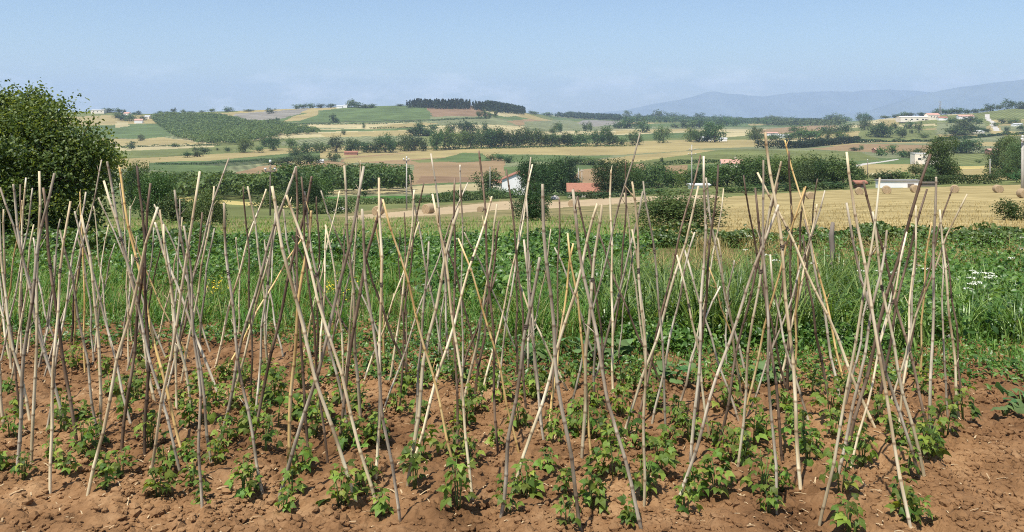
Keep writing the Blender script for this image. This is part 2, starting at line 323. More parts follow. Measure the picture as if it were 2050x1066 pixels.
# ------------------------------------------------------------------ terrain: height given by how far below the eye the land lies, per bearing and distance
def pchip(x, y, xq):
    x = np.asarray(x, float); y = np.asarray(y, float); h = np.diff(x); d = np.diff(y)/h
    m = np.zeros_like(y); m[1:-1] = np.where(d[:-1]*d[1:] > 0, 2*d[:-1]*d[1:]/(d[:-1]+d[1:]+1e-12), 0); m[0] = d[0]; m[-1] = d[-1]
    i = np.clip(np.searchsorted(x, xq)-1, 0, len(h)-1); t = (xq-x[i])/h[i]
    return (2*t**3-3*t**2+1)*y[i]+(t**3-2*t**2+t)*h[i]*m[i]+(-2*t**3+3*t**2)*y[i+1]+(t**3-t**2)*h[i]*m[i+1]
SLOPE = 0.06
plane_y = lambda Y: HY + F*(EYE+SLOPE*Y)/Y
plane_Y = lambda y: EYE/((y-HY)/F-SLOPE)
PROF = {
 -1500: [(24,478),(40,452),(60,438),(85,428),(116,419),(150,410),(200,398),(300,376),(480,346),(600,328),(800,304),(1000,286),(1200,268),(1400,246)],
 0:     [(24,478),(40,452),(60,438),(85,428),(116,419),(150,410),(200,398),(300,376),(480,346),(600,328),(800,304),(1000,286),(1200,268),(1400,246)],
 300:   [(24,478),(40,452),(60,438),(85,428),(116,419),(150,410),(200,399),(300,376),(480,344),(600,326),(800,302),(1000,285),(1200,268),(1400,248)],
 600:   [(24,478),(40,452),(60,438),(85,428),(116,419),(150,410),(200,398),(240,389),(300,375),(380,358),(480,341),(600,323),(750,304),(950,283),(1200,258),(1400,238)],
 900:   [(24,478),(40,452),(60,438),(85,428),(116,419),(150,410),(200,398),(240,389),(300,374),(380,358),(480,340),(600,323),(750,305),(950,282),(1200,255),(1450,232)],
 1200:  [(24,477),(40,450),(60,434),(85,420),(116,409),(150,402),(200,396),(240,391),(270,387),(330,368),(430,345),(560,322),(700,305),(900,287),(1200,268),(1700,252),(2300,241)],
 1500:  [(24,473),(40,446),(60,426),(85,407),(116,394),(150,385),(200,374),(280,356),(380,338),(480,322),(600,306),(750,294),(950,281),(1300,265),(1800,254),(2400,247)],
 1800:  [(24,470),(40,440),(60,416),(85,397),(110,384),(138,375),(200,358),(280,345),(380,336),(480,328),(600,314),(750,300),(950,281),(1150,262)],
 2050:  [(24,470),(40,440),(60,416),(85,397),(110,383),(138,374),(200,358),(280,345),(380,336),(480,327),(600,312),(750,298),(950,276),(1150,255)],
 3500:  [(24,470),(40,440),(60,416),(85,397),(110,383),(138,374),(200,358),(280,345),(380,336),(480,327),(600,312),(750,298),(950,276),(1150,255)],
}
PX_K = np.array(sorted(PROF))
RIDGE_X = np.array([-1500,-200,170,200,300,330,450,560,700,820,940,1000,1050,1110,1200,1300,1500,1600,1690,1750,1850,1950,2050,2300,3500], float)
RIDGE_Y = np.array([ 222,  224,224,223,229,227,223,219,214, 211,211, 217, 225, 231, 233, 236, 240, 244, 243, 239, 232, 227, 215, 205, 205], float)
RIDGE_D = np.array([1600,1600,1600,1600,1600,1600,1650,1700,1700,1750,1750,1800,1950,2500,3000,3100,3100,2900,2300,1600,1420,1420,1500,1500,1500], float)
LY = np.concatenate([np.log(np.linspace(9, 22, 30)), np.linspace(math.log(23), math.log(3300), 330)])
def profile(px):
    j = int(np.clip(np.searchsorted(PX_K, px)-1, 0, len(PX_K)-2)); t = (px-PX_K[j])/(PX_K[j+1]-PX_K[j]); t = min(max(t, 0), 1); t = t*t*(3-2*t)
    rd = np.interp(px, RIDGE_X, RIDGE_D); ry = np.interp(px, RIDGE_X, RIDGE_Y)
    def one(k):
        P = [(Y, plane_y(Y)) for Y in (9, 11, 14, 17, 20)] + [p for p in PROF[k] if p[0] < rd*0.93 and p[1] > ry+2]
        x = [math.log(p[0]) for p in P]+[math.log(rd)]; y = [p[1] for p in P]+[ry]
        q = np.minimum(LY, math.log(rd)); v = pchip(x, y, q)
        over = np.maximum(0, np.exp(LY)/rd-1); return v + over*16/(1+over)
    return one(PX_K[j])*(1-t)+one(PX_K[j+1])*t
PXG = np.concatenate([np.arange(-1500, -120, 30), np.arange(-120, 2180, 5), np.arange(2180, 3501, 30)]).astype(float)
PG = np.array([profile(p) for p in PXG])                 # image height of the land at each bearing and distance
ker = np.array([1, 2, 3, 4, 5, 4, 3, 2, 1.])
def smooth_cols(A):
    B = np.pad(A, ((4, 4), (0, 0)), mode='edge'); return sum(k*B[i:i+len(A)] for i, k in enumerate(ker))/ker.sum()
PG = smooth_cols(smooth_cols(PG))
def y_at(px, Y):
    i = np.clip(np.searchsorted(PXG, px)-1, 0, len(PXG)-2); t = np.clip((px-PXG[i])/(PXG[i+1]-PXG[i]), 0, 1)
    j = np.clip(np.searchsorted(LY, np.log(Y))-1, 0, len(LY)-2); s = np.clip((np.log(Y)-LY[j])/(LY[j+1]-LY[j]), 0, 1)
    return (PG[i, j]*(1-t)+PG[i+1, j]*t)*(1-s)+(PG[i, j+1]*(1-t)+PG[i+1, j+1]*t)*s
def z_at(X, Y):
    X = np.asarray(X, float); Y = np.asarray(Y, float)
    Yc = np.maximum(Y, 9.0); near = -SLOPE*Y
    far = EYE-(y_at(CX+F*X/Yc, Yc)-HY)*Yc/F
    return np.where(Y < 9.2, near, far)
def depth_at(px, py):
    if py > 640: return plane_Y(py)
    i = int(np.clip(np.searchsorted(PXG, px)-1, 0, len(PXG)-2)); t = min(max((px-PXG[i])/(PXG[i+1]-PXG[i]), 0), 1)
    c = PG[i]*(1-t)+PG[i+1]*t; k = int(np.argmin(c)); c = c[:k+1]
    return float(np.exp(np.interp(-py, -c, LY[:k+1])))
def ground(px, py):
    Y = depth_at(px, py); X = (px-CX)*Y/F
    return np.array([X, Y, float(z_at(X, Y))])

# field polygons (bearing, image height of their corners on the land)
FIELDS = [
 ('meadow', [(-1500,520),(1500,520),(1500,400),(-1500,400)]),
 ('gold', [(1290,520),(1330,452),(1440,396),(1560,387),(1720,379),(2050,370),(3500,366),(3500,520)]),
 ('olive', [(-200,440),(640,440),(700,425),(1000,402),(1000,392),(-200,392)]),
 ('sage', [(600,392),(1000,378),(1000,366),(820,372),(600,385)]),
 ('pale', [(655,391),(860,388),(1000,379),(1060,372),(1060,366),(960,368),(820,374),(655,382)]),
 ('sage', [(640,398),(860,394),(1010,384),(1010,379),(860,388),(640,392)]),
 ('vivid', [(635,405),(800,403),(880,397),(860,392),(640,395)]),
 ('yellow', [(330,402),(640,420),(640,411),(480,404),(330,392)]),
 ('track', [(690,441),(860,432),(1000,421),(1100,418),(1210,411),(1300,403),(1440,397),(1440,390),(1300,393),(1190,398),(1130,404),(1010,403),(950,409),(800,424),(690,434)]),
 ('orange', [(815,372),(830,330),(680,325),(690,315),(820,306),(960,300),(1010,318),(1010,352),(940,362)]),
 ('brown', [(840,352),(1000,358),(1000,364),(830,368)]),
 ('orange', [(600,345),(680,332),(815,331),(815,372),(600,372)]),
 ('straw', [(690,318),(880,302),(1290,292),(1290,296),(1180,305),(960,312),(840,318),(690,328)]),
 ('olive', [(820,322),(950,312),(960,322),(840,326)]),
 ('green', [(870,322),(930,306),(965,308),(985,322),(920,326)]),
 ('straw', [(990,300),(1290,292),(1420,294),(1370,302),(1250,310),(1150,312),(990,308)]),
 ('green', [(980,309),(1150,312),(1230,312),(1160,325),(1020,324)]),
 ('straw', [(1160,326),(1260,312),(1400,300),(1440,302),(1360,316),(1250,330)]),
 ('olive', [(1240,330),(1440,300),(1560,300),(1560,322),(1240,338)]),
 ('orange', [(1130,370),(1160,340),(1290,328),(1290,345),(1220,372)]),
 ('orange', [(1330,348),(1330,333),(1375,331),(1375,348)]),
 ('straw', [(1380,298),(1440,291),(1530,287),(1530,294),(1430,297)]),
 ('olive', [(1530,300),(1720,304),(1760,320),(1640,326),(1530,318)]),
 ('straw', [(1700,330),(1850,328),(1850,352),(1740,354)]),
 ('pale', [(1740,346),(1800,346),(1800,350),(1740,351)]),
 ('orange', [(1615,299),(1730,287),(1880,290),(1880,306),(1790,306),(1700,303)]),
 ('sage', [(1720,286),(1880,288),(1880,292),(1720,288)]),
 ('pale', [(1500,281),(1760,276),(1760,284),(1640,288)]),
 ('olive', [(1720,262),(1880,260),(1880,283),(1720,282)]),
 ('straw', [(1760,240),(1795,240),(1800,254),(1765,254)]),
 ('pale', [(1795,250),(1872,248),(1872,252),(1795,254)]),
 ('sage', [(1875,245),(1970,245),(1985,270),(1875,270)]),
 ('olive', [(1995,228),(2300,222),(2300,248),(2005,248)]),
 ('straw', [(1985,240),(2300,236),(2300,244),(1990,246)]),
 ('sage', [(2000,252),(2300,252),(2300,264),(2008,264)]),
 ('olive', [(1900,308),(2050,306),(2050,330),(1900,330)]),
 ('straw', [(1900,333),(2300,326),(2300,360),(1900,360)]),
 ('yellow', [(1905,333),(2020,331),(2020,337),(1905,339)]),
 ('sage', [(1880,275),(2050,275),(2050,300),(1880,300)]),
 ('straw', [(1935,285),(2050,284),(2050,292),(1935,293)]),
 ('orange', [(450,352),(520,334),(560,331),(660,321),(700,330),(600,347),(530,358)]),
 ('green', [(300,340),(300,325),(420,322),(640,302),(640,318),(460,334),(440,352)]),
 ('dark', [(330,328),(640,312),(640,319),(470,333)]),
 ('straw', [(300,327),(300,318),(420,311),(480,306),(640,298),(640,303),(470,313),(400,321)]),
 ('olive', [(240,318),(240,302),(400,297),(520,295),(520,300),(420,310)]),
 ('pale', [(240,303),(240,297),(330,294),(430,292),(430,295),(320,300)]),
 ('straw', [(200,292),(200,278),(270,279),(300,271),(410,289),(300,291)]),
 ('green', [(200,276),(200,262),(245,252),(280,247),(330,255),(345,272),(290,278)]),
 ('pale', [(232,256),(232,244),(255,245),(262,252)]),
 ('green', [(560,246),(640,222),(700,214),(810,211),(855,214),(862,240),(740,246)]),
 ('lilac', [(455,239),(470,228),(620,218),(600,228),(560,238),(500,243)]),
 ('straw', [(560,245),(590,232),(640,222),(636,230),(600,242)]),
 ('brown', [(853,214),(945,212),(960,217),(985,233),(864,234)]),
 ('pale', [(945,213),(1005,219),(1045,232),(1010,234),(985,228)]),
 ('dark', [(560,248),(980,235),(980,237),(560,250)]),
 ('pale', [(545,251),(760,247),(830,245),(740,256),(560,257)]),
 ('straw', [(740,258),(780,250),(850,246),(880,247),(830,256)]),
 ('green', [(600,262),(850,256),(850,260),(600,266)]),
 ('straw', [(640,268),(820,261),(830,271),(650,276)]),
 ('sage', [(560,284),(640,276),(840,271),(850,282),(700,290),(560,292)]),
 ('orange', [(1015,244),(1060,238),(1085,242),(1040,252)]),
 ('lilac', [(1140,252),(1170,241),(1240,243),(1240,250),(1190,254)]),
 ('sage', [(1050,262),(1050,244),(1140,240),(1180,256),(1120,264)]),
 ('green', [(1290,248),(1500,246),(1500,252),(1290,254)]),
 ('straw', [(1230,262),(1380,258),(1380,263),(1230,268)]),
 ('green', [(1100,275),(1440,264),(1440,272),(1200,284)]),
 ('pale', [(1430,268),(1520,262),(1560,266),(1450,276)]),
 ('orange', [(1500,262),(1620,252),(1680,252),(1640,262),(1540,270)]),
 ('road', [(1970,229),(1979,229),(2004,263),(1992,263)]),
 ('road', [(1700,334),(1730,328),(1795,318.5),(1800,319.5),(1740,329.5),(1705,336)]),
]
def inpoly(px, py, poly):
    r = np.zeros(px.shape, bool); n = len(poly)
    for i in range(n):
        x0, y0 = poly[i]; x1, y1 = poly[(i+1) % n]
        c = ((y0 > py) != (y1 > py)); xx = (x1-x0)*(py-y0)/((y1-y0) if y1 != y0 else 1e-9)+x0
        r ^= c & (px < xx)
    return r
def build_terrain():
    cols = np.concatenate([np.arange(-1500, -150, 25), np.arange(-150, 2200, 3.2), np.arange(2200, 3501, 25)]).astype(float)
    rows = np.concatenate([np.linspace(9.2, 22, 14), np.exp(np.arange(math.log(23.), math.log(140), 0.03)), np.exp(np.arange(math.log(140), math.log(3300), 0.0085))])
    PXm, Ym = np.meshgrid(cols, rows, indexing='ij')
    ym = y_at(PXm, Ym); Z = EYE-(ym-HY)*Ym/F; X = (PXm-CX)*Ym/F
    V = np.stack([X, Ym, Z], -1); nr = len(rows)
    i, j = np.meshgrid(np.arange(len(cols)-1), np.arange(nr-1), indexing='ij')
    q = np.stack([i*nr+j, (i+1)*nr+j, (i+1)*nr+j+1, i*nr+j+1], -1).reshape(-1, 4)
    pc = (PXm[:-1, :-1]+PXm[1:, 1:])/2; yc = (ym[:-1, :-1]+ym[1:, 1:])/2; Yc = (Ym[:-1, :-1]+Ym[1:, 1:])/2; Xc = (pc-CX)*Yc/F
    # wobble the boundaries a little so field edges are not ruled lines
    pw = pc+fbm(Xc*0.02, Yc*0.02, 3)*3; yw = yc+fbm(Xc*0.03+9, Yc*0.012, 5)*0.5
    fid = np.full(pc.shape, -1)
    u = Xc*0.86+Yc*0.5; v = -Xc*0.5+Yc*0.86
    cell = np.floor(u/170).astype(int)*31+np.floor((v+40*np.floor(u/170))/95).astype(int)*17
    kinds = ['olive', 'green', 'sage', 'straw', 'olive', 'pale', 'sage', 'green', 'straw']
    base = {k: 1000+i for i, k in enumerate(sorted(set(kinds)))}
    fid[:] = np.array([base[k] for k in kinds])[(np.abs(cell*2654435761) >> 7) % len(kinds)]
    fid[Yc < 23] = 2000
    for k, (kind, poly) in enumerate(FIELDS):
        fid[inpoly(pw, yw, poly) & (Yc >= 23) & (Yc < 3200)] = k
    beyond = Yc > np.interp(pc, RIDGE_X, RIDGE_D)*1.05
    fid[beyond] = 1000
    fid = fid.ravel(); Vf = V.reshape(-1, 3)
    for f in np.unique(fid):
        s = q[fid == f]; ids, inv = np.unique(s, return_inverse=True)
        if f == 2000: mat, nm = M['verge'], 'ground'
        elif f >= 1000: k = [a for a in base if base[a] == f][0]; mat, nm = FM[k], 'field'
        else: mat = FM[FIELDS[f][0]]; nm = {'track': 'dirt_track', 'road': 'road'}.get(FIELDS[f][0], 'field')
        tag(obj(nm, mesh(nm, Vf[ids], inv.reshape(-1, 4), mat, smooth=True)), kind='structure')
build_terrain()

# far land beyond the ridges and ground around and behind the camera
def sheet(name, xs, ys, zf, mat):
    Xm, Ym = np.meshgrid(xs, ys, indexing='ij'); V = np.stack([Xm, Ym, zf(Xm, Ym)], -1); nr = len(ys)
    i, j = np.meshgrid(np.arange(len(xs)-1), np.arange(nr-1), indexing='ij')
    q = np.stack([i*nr+j, (i+1)*nr+j, (i+1)*nr+j+1, i*nr+j+1], -1).reshape(-1, 4)
    return tag(obj(name, mesh(name, V.reshape(-1, 3), q, mat, smooth=True)), kind='structure')
sheet('terrain', np.linspace(-13500, 13500, 60), np.linspace(3000, 18500, 50), lambda X, Y: -62+8*fbm(X/900, Y/900, 4), M['farland'])
sheet('ground', np.linspace(-60, 60, 25), np.linspace(-50, 9.3, 25), lambda X, Y: -SLOPE*Y-0.09, M['soil'])

# mountains across the bay
def mountain(prof, D, thick, seed, sx):
    xs = np.arange(prof[0][0], prof[-1][0], sx); py = np.interp(xs, [p[0] for p in prof], [p[1] for p in prof])
    py = py-fbm(xs/55., xs*0+seed, seed, 5)*2.2
    H = (HY-py)*D/F+EYE; t = np.linspace(-1, 1, 25); V = []
    for k, tt in enumerate(t):
        Y = D+tt*thick; h = -70+(H+70)*(1-abs(tt))**1.15*(1+(0.16*fbm(xs/30., xs*0+tt*6, seed+5, 4) if abs(tt) > 0.02 else 0)*abs(tt)**0.5)
        V.append(np.stack([(xs-CX)*D/F, np.full_like(xs, Y), h], -1))
    V = np.array(V); m = len(xs)
    i, j = np.meshgrid(np.arange(24), np.arange(m-1), indexing='ij')
    q = np.stack([i*m+j, i*m+j+1, (i+1)*m+j+1, (i+1)*m+j], -1).reshape(-1, 4)
    tag(obj('mountain', mesh('mountain', V.reshape(-1, 3), q, M['mountain'], smooth=True)), kind='structure')
mountain([(1150,236),(1250,222),(1330,206),(1380,193),(1415,186),(1470,190),(1530,193),(1590,186),(1650,185),(1720,183),(1780,178),(1830,181),(1900,190),(2000,200),(2300,210),(2600,225)], 17000, 1100, 11, 6)
mountain([(1640,236),(1740,222),(1820,196),(1880,181),(1950,171),(2010,164),(2060,158),(2150,150),(2300,156),(2500,160),(2800,190),(3100,230)], 13500, 1100, 23, 6)

# ------------------------------------------------------------------ foliage builders
def unit(v): return v/(np.linalg.norm(v, axis=-1, keepdims=True)+1e-9)
def leaf_cloud(P, N, size, rg, aspect=0.55, fine=False, droop=0.25):
    """many leaves: P positions, N leaf normals, size length of each; returns V, polys, r"""
    n = len(P); size = np.broadcast_to(np.asarray(size, float), (n,))
    N = unit(N); t = unit(np.cross(N, rg.normal(size=(n, 3)))); b = np.cross(N, t)
    L = size[:, None]; Wd = (size*aspect)[:, None]; r = rg.random(n)
    if not fine:
        V = np.stack([P-t*L*0.5, P+b*Wd*0.5+N*L*0.08, P+t*L*0.5-N*L*droop*0.5, P-b*Wd*0.5+N*L*0.08], 1)
        i = np.arange(n)[:, None]*4; q = i+np.array([[0, 1, 2, 3]])
        tri = np.concatenate([i+np.array([[0, 1, 2]]), i+np.array([[0, 2, 3]])])
        return V.reshape(-1, 3), [tri], np.repeat(r, 4)
    a = P-t*L*0.5; m1 = P-t*L*0.12; m2 = P+t*L*0.22-N*L*droop*0.2; e = P+t*L*0.5-N*L*droop*0.6
    up = N*L*0.07
    V = np.stack([a, m1+b*Wd*0.5+up, m2+b*Wd*0.38+up*.6, e, m2-b*Wd*0.38+up*.6, m1-b*Wd*0.5+up, m1, m2], 1)
    i = np.arange(n)[:, None]*8
    tri = np.concatenate([i+np.array([[0, 1, 6]]), i+np.array([[0, 6, 5]]), i+np.array([[7, 2, 3]]), i+np.array([[7, 3, 4]])])
    q = np.concatenate([i+np.array([[6, 1, 2, 7]]), i+np.array([[5, 6, 7, 4]])])
    return V.reshape(-1, 3), [tri, q], np.repeat(r, 8)

def blades(P, az, h, bend, w, rg, nseg=3, lean=None):
    n = len(P); s = np.linspace(0, 1, nseg+1); d = np.stack([np.cos(az), np.sin(az), 0*az], -1); side = np.stack([-np.sin(az), np.cos(az), 0*az], -1)
    h = np.broadcast_to(h, (n,)); bend = np.broadcast_to(bend, (n,)); w = np.broadcast_to(w, (n,)); V = []
    for k, t in enumerate(s):
        c = P+d*(h*bend*t**1.9)[:, None]; c = c+np.stack([0*h, 0*h, h*(t-0.42*np.minimum(bend, 1.6)*t**2.4)], -1)
        ww = (w*(1-t**1.6)*(0.75+0.9*t*(1-t)))[:, None]*0.5
        if k < nseg: V += [c-side*ww, c+side*ww]
        else: V += [c]
    V = np.stack(V, 1); m = 2*nseg+1; i = np.arange(n)[:, None]*m; q = []
    for k in range(nseg-1): q.append(i+np.array([[2*k, 2*k+1, 2*k+3, 2*k+2]]))
    tri = i+np.array([[2*nseg-2, 2*nseg-1, 2*nseg]])
    r = np.repeat(rg.random(n), m)
    return V.reshape(-1, 3), ([np.concatenate(q)] if q else [])+[tri], r

def join(parts):
    V = []; T = []; Q = []; R = []; n = 0
    for v, polys, r in parts:
        for p in polys: (T if p.shape[1] == 3 else Q).append(p+n)
        V.append(v); R.append(r); n += len(v)
    P = ([np.concatenate(Q)] if Q else [])+([np.concatenate(T)] if T else [])
    return np.concatenate(V), P, np.concatenate(R)

def crown_pts(blobs, n, rg, shell=0.55):
    """points spread through lobes (centre, radii); denser near their skins"""
    vol = np.array([b[1][0]*b[1][1]*b[1][2] for b in blobs])**0.67; k = rg.choice(len(blobs), n, p=vol/vol.sum())
    d = unit(rg.normal(size=(n, 3))); rr = (shell+(1-shell)*rg.random(n)**0.6)*(1+0.12*rg.normal(size=n))
    C = np.array([b[0] for b in blobs])[k]; R = np.array([b[1] for b in blobs])[k]
    P = C+d*R*rr[:, None]; N = unit(d/R*R.mean(1, keepdims=True)+rg.normal(size=(n, 3))*0.75+np.array([0, 0, 0.35]))
    return P, N

def tree_mesh(kind, seed, nleaf, lsize):
    """normalised tree: height 1, width 1, foot at 0"""
    rg = np.random.default_rng(seed); bl = []
    if kind == 'round':
        for k in range(13):
            a = rg.random()*6.28; z = 0.30+0.5*rg.random(); ro = 0.30*math.sqrt(max(0.05, 1-((z-0.52)/0.42)**2))
            bl.append(((math.cos(a)*ro, math.sin(a)*ro, z), (0.16+0.06*rg.random(),)*2+(0.13+0.06*rg.random(),)))
        bl.append(((0, 0, 0.60), (0.30, 0.30, 0.28))); trunk = 0.35
    elif kind == 'tall':
        for k in range(13):
            z = 0.16+0.70*k/12; ro = 0.20*math.sin(math.pi*min(1, (z+0.05)))**0.7; a = rg.random()*6.28
            bl.append(((math.cos(a)*ro, math.sin(a)*ro, z), (0.22+0.08*rg.random(),)*2+(0.12+0.04*rg.random(),)))
        trunk = 0.25
    elif kind == 'spread':
        for k in range(16):
            a = rg.random()*6.28; ro = 0.36*math.sqrt(rg.random()); z = 0.66+0.14*rg.random()-0.5*ro*ro
            bl.append(((math.cos(a)*ro, math.sin(a)*ro, z), (0.15+0.05*rg.random(),)*2+(0.15+0.05*rg.random(),)))
        trunk = 0.5
    elif kind == 'bush':
        for k in range(16):
            a = rg.random()*6.28; ro = 0.34*math.sqrt(rg.random()); z = 0.20+0.55*rg.random()*(1-ro)
            bl.append(((math.cos(a)*ro, math.sin(a)*ro, z), (0.17+0.05*rg.random(),)*2+(0.20+0.05*rg.random(),)))
        trunk = 0.25
    else:                                               # conifer
        for k in range(12):
            z = 0.1+0.84*k/11; ro = 0.42*(1-z)+0.05; bl.append(((rg.normal()*0.03, rg.normal()*0.03, z), (ro, ro, 0.08)))
        trunk = 0.3
    per = 22 if nleaf > 1000 else 14; nc = nleaf//per; nleaf = nc*per
    C, CN = crown_pts(bl, nc, rg, 0.72); sg = (0.045 if nleaf > 3000 else 0.058 if nleaf > 1000 else 0.075)*(0.7+0.7*rg.random(nc))
    P = np.repeat(C, per, 0)+rg.normal(size=(nleaf, 3))*np.repeat(sg, per)[:, None]; N = np.repeat(CN, per, 0)*0.7+rg.normal(size=(nleaf, 3))*0.6+np.array([0, 0, 0.3])
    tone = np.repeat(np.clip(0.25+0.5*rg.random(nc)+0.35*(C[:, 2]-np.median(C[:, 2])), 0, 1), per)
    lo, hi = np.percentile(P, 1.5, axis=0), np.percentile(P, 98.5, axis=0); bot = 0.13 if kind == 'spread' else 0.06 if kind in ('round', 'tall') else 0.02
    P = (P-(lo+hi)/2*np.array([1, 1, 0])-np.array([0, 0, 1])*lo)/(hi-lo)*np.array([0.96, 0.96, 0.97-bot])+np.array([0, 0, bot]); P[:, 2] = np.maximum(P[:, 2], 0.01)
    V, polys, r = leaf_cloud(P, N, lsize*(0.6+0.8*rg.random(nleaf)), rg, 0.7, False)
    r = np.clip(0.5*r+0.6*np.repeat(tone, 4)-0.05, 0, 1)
    crown = mesh('crown', V, polys, None, {'r': r})
    mb = MB(); top = 0.62
    mb.tube([(0, 0, -0.02), (0.01, 0, 0.12), (0.0, 0.015, 0.35), (0.01, 0, top)], [0.034, 0.026, 0.02, 0.006], 6)
    for k in range(5):
        a = k*1.26+rg.random(); z = trunk*0.6+0.05*k
        mb.tube([(0, 0, z), (0.12*math.cos(a), 0.12*math.sin(a), z+0.12), (0.26*math.cos(a), 0.26*math.sin(a), z+0.22)], [0.013, 0.009, 0.003], 5)
    tr = mb.mesh('trunk', M['bark'], True)
    return crown, tr
TV = {}
def tree_variant(kind, mat, lod, which):
    key = (kind, mat, lod, which)
    if key not in TV:
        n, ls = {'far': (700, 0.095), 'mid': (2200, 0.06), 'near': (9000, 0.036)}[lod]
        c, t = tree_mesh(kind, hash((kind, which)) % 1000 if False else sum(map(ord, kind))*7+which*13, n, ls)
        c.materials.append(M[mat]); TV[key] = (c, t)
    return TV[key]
def tree(name, px, py, hpx, wpx, kind, mat, rg, label, cat, group, lod=None):
    p = ground(px, py); h = hpx*p[1]/F; w = wpx*p[1]/F
    lod = lod or ('near' if hpx > 60 else 'mid' if hpx > 26 else 'far')
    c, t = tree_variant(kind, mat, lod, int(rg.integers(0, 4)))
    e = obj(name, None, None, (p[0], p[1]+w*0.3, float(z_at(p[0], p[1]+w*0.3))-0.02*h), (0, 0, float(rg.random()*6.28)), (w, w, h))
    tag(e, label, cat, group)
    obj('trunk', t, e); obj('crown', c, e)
    return e

# ------------------------------------------------------------------ trees across the valley
Z2 = lambda L: [(480+a/3.554, 160+b/3.554, c/3.554, d/3.554) for a, b, c, d in L]
Z3 = lambda L: [(980+a/3.554, 160+b/3.554, c/3.554, d/3.554) for a, b, c, d in L]
Z4 = lambda L: [(1480+a/3.332, 160+b/3.332, c/3.332, d/3.332) for a, b, c, d in L]
Z7 = lambda L: [(150+a/5.075, 190+b/5.075, c/5.075, d/5.075) for a, b, c, d in L]
GROUPS = []
GROUPS.append(("trees of the long belt across the valley", "in the long tree belt across the valley", ['t_dark', 't_mid', 't_dark', 't_mid'], ['round', 'tall', 'round', 'bush'],
  Z2([(600,512,60,60),(680,520,110,80),(790,530,100,90),(840,505,70,80),(900,520,70,70),(960,520,85,85),(1030,520,120,110),(1090,510,60,60),(1170,510,110,90),(1240,505,100,100),(1300,510,80,60),(1400,505,130,80),(1460,500,150,100),(1560,495,120,110),(1640,490,110,90),(1720,488,120,100),(1800,488,135,110)]) +
  Z3([(30,485,110,110),(100,485,120,100),(170,482,110,80),(230,482,130,110),(310,480,120,90),(370,478,110,90),(440,475,85,100),(500,475,80,90),(560,472,90,80),(640,472,100,130),(770,472,100,90),(840,472,130,80),(890,470,80,60),(940,467,50,70),(1035,467,88,95)])))
GROUPS.append(("trees of the hollow left of the belt", "in the hollow below the dark hillside wood", ['t_dark', 't_light', 't_mid'], ['round', 'tall', 'bush'],
  Z2([(25,520,95,95),(130,520,50,60),(230,505,100,90),(170,480,90,60),(360,490,80,60),(390,562,95,80),(470,525,75,90),(545,522,70,60)]) +
  Z7([(1210,572,40,60),(1300,605,75,95),(1130,640,60,80),(1230,635,60,90),(1545,585,50,60),(1445,570,30,25),(1005,532,35,80),(660,472,65,60),(555,556,75,80),(380,532,45,70)])))
GROUPS.append(("small trees edging the tan field", "along the lower edge of the tan field", ['t_mid', 't_light', 't_dark'], ['spread', 'bush', 'round'],
  Z2([(200,607,32,80),(270,607,42,80),(330,606,55,80),(410,604,60,70),(470,602,75,85),(540,596,55,55),(650,584,62,55),(690,580,52,45)])))
GROUPS.append(("trees scattered on the central hill", "on the slopes of the central hill", ['t_dark', 't_dark', 't_mid'], ['round', 'tall', 'bush'],
  Z2([(1270,402,95,60),(1310,402,60,110),(1230,402,55,90),(1340,402,50,70),(1510,382,72,60),(1590,388,88,85),(1660,388,78,80),(1745,372,62,40),(1690,396,32,30),(1380,362,40,50),(880,347,38,22),(740,392,32,28),(660,307,58,48),(690,307,28,34),(265,302,32,26),(225,302,22,50),(1700,277,52,34),(1740,277,54,40),(1775,272,40,30),(1815,268,45,34)]) +
  Z3([(480,372,62,50),(450,392,52,42),(505,377,62,40),(680,367,58,42),(720,372,64,38)])))
GROUPS.append(("trees on the left skyline", "on the left skyline near the hilltop houses", ['t_dark', 't_mid'], ['round', 'bush'],
  Z7([(300,182,40,60),(340,182,40,70),(435,192,52,62),(490,194,40,42),(595,205,28,42),(640,205,40,42),(470,262,60,110),(540,270,64,100),(420,240,50,90),(680,262,40,70),(850,182,26,50),(920,184,20,60),(995,184,48,45),(1090,184,30,48),(1160,186,18,60),(1380,178,36,60),(1290,180,18,50),(1555,174,44,84),(1750,172,20,90),(1985,192,50,84)])))
GROUPS.append(("trees on the central skyline", "on the skyline left of the hilltop pines", ['t_dark', 't_mid'], ['round', 'bush'],
  [(592,219,9,14),(606,218,9,14),(620,217,9,16),(640,217,8,16),(662,216,7,18),(702,216,15,16),(712,216,10,20),(730,217,7,26),(745,216,7,14),(800,213,4,14)]))
GROUPS.append(("trees on the far dark skyline", "on the far dark skyline left of the mountains", ['t_dark', 't_mid'], ['round', 'bush', 'tall'],
  [(1064,229,7,10),(1072,230,6,12),(1095,232,6,24),(1141,233,9,14),(1176,234,7,16),(1255,237,14,16),(1278,238,10,14),(1300,239,8,16),(1320,239,17,24),(1343,239,12,24),(1366,239,9,20),(1402,240,13,18),(1430,241,9,22),(1456,242,10,22),(1482,243,6,24)]))
GROUPS.append(("trees on the plain below the far skyline", "on the pale plain below the far skyline", ['t_dark', 't_mid', 't_light'], ['round', 'bush', 'tall'],
  Z3([(940,347,52,80),(1000,347,72,90),(1095,377,82,92),(1070,347,52,60),(920,347,30,60),(1240,452,112,92),(1190,432,62,62),(1330,345,28,60),(1380,347,52,42),(1410,345,30,40),(1450,347,54,62),(1500,347,62,62),(1580,340,40,60),(1640,340,60,70),(1690,332,58,60),(1760,332,45,60),(1440,442,92,82),(1500,447,84,90),(1560,445,90,70),(1610,447,130,120)])))
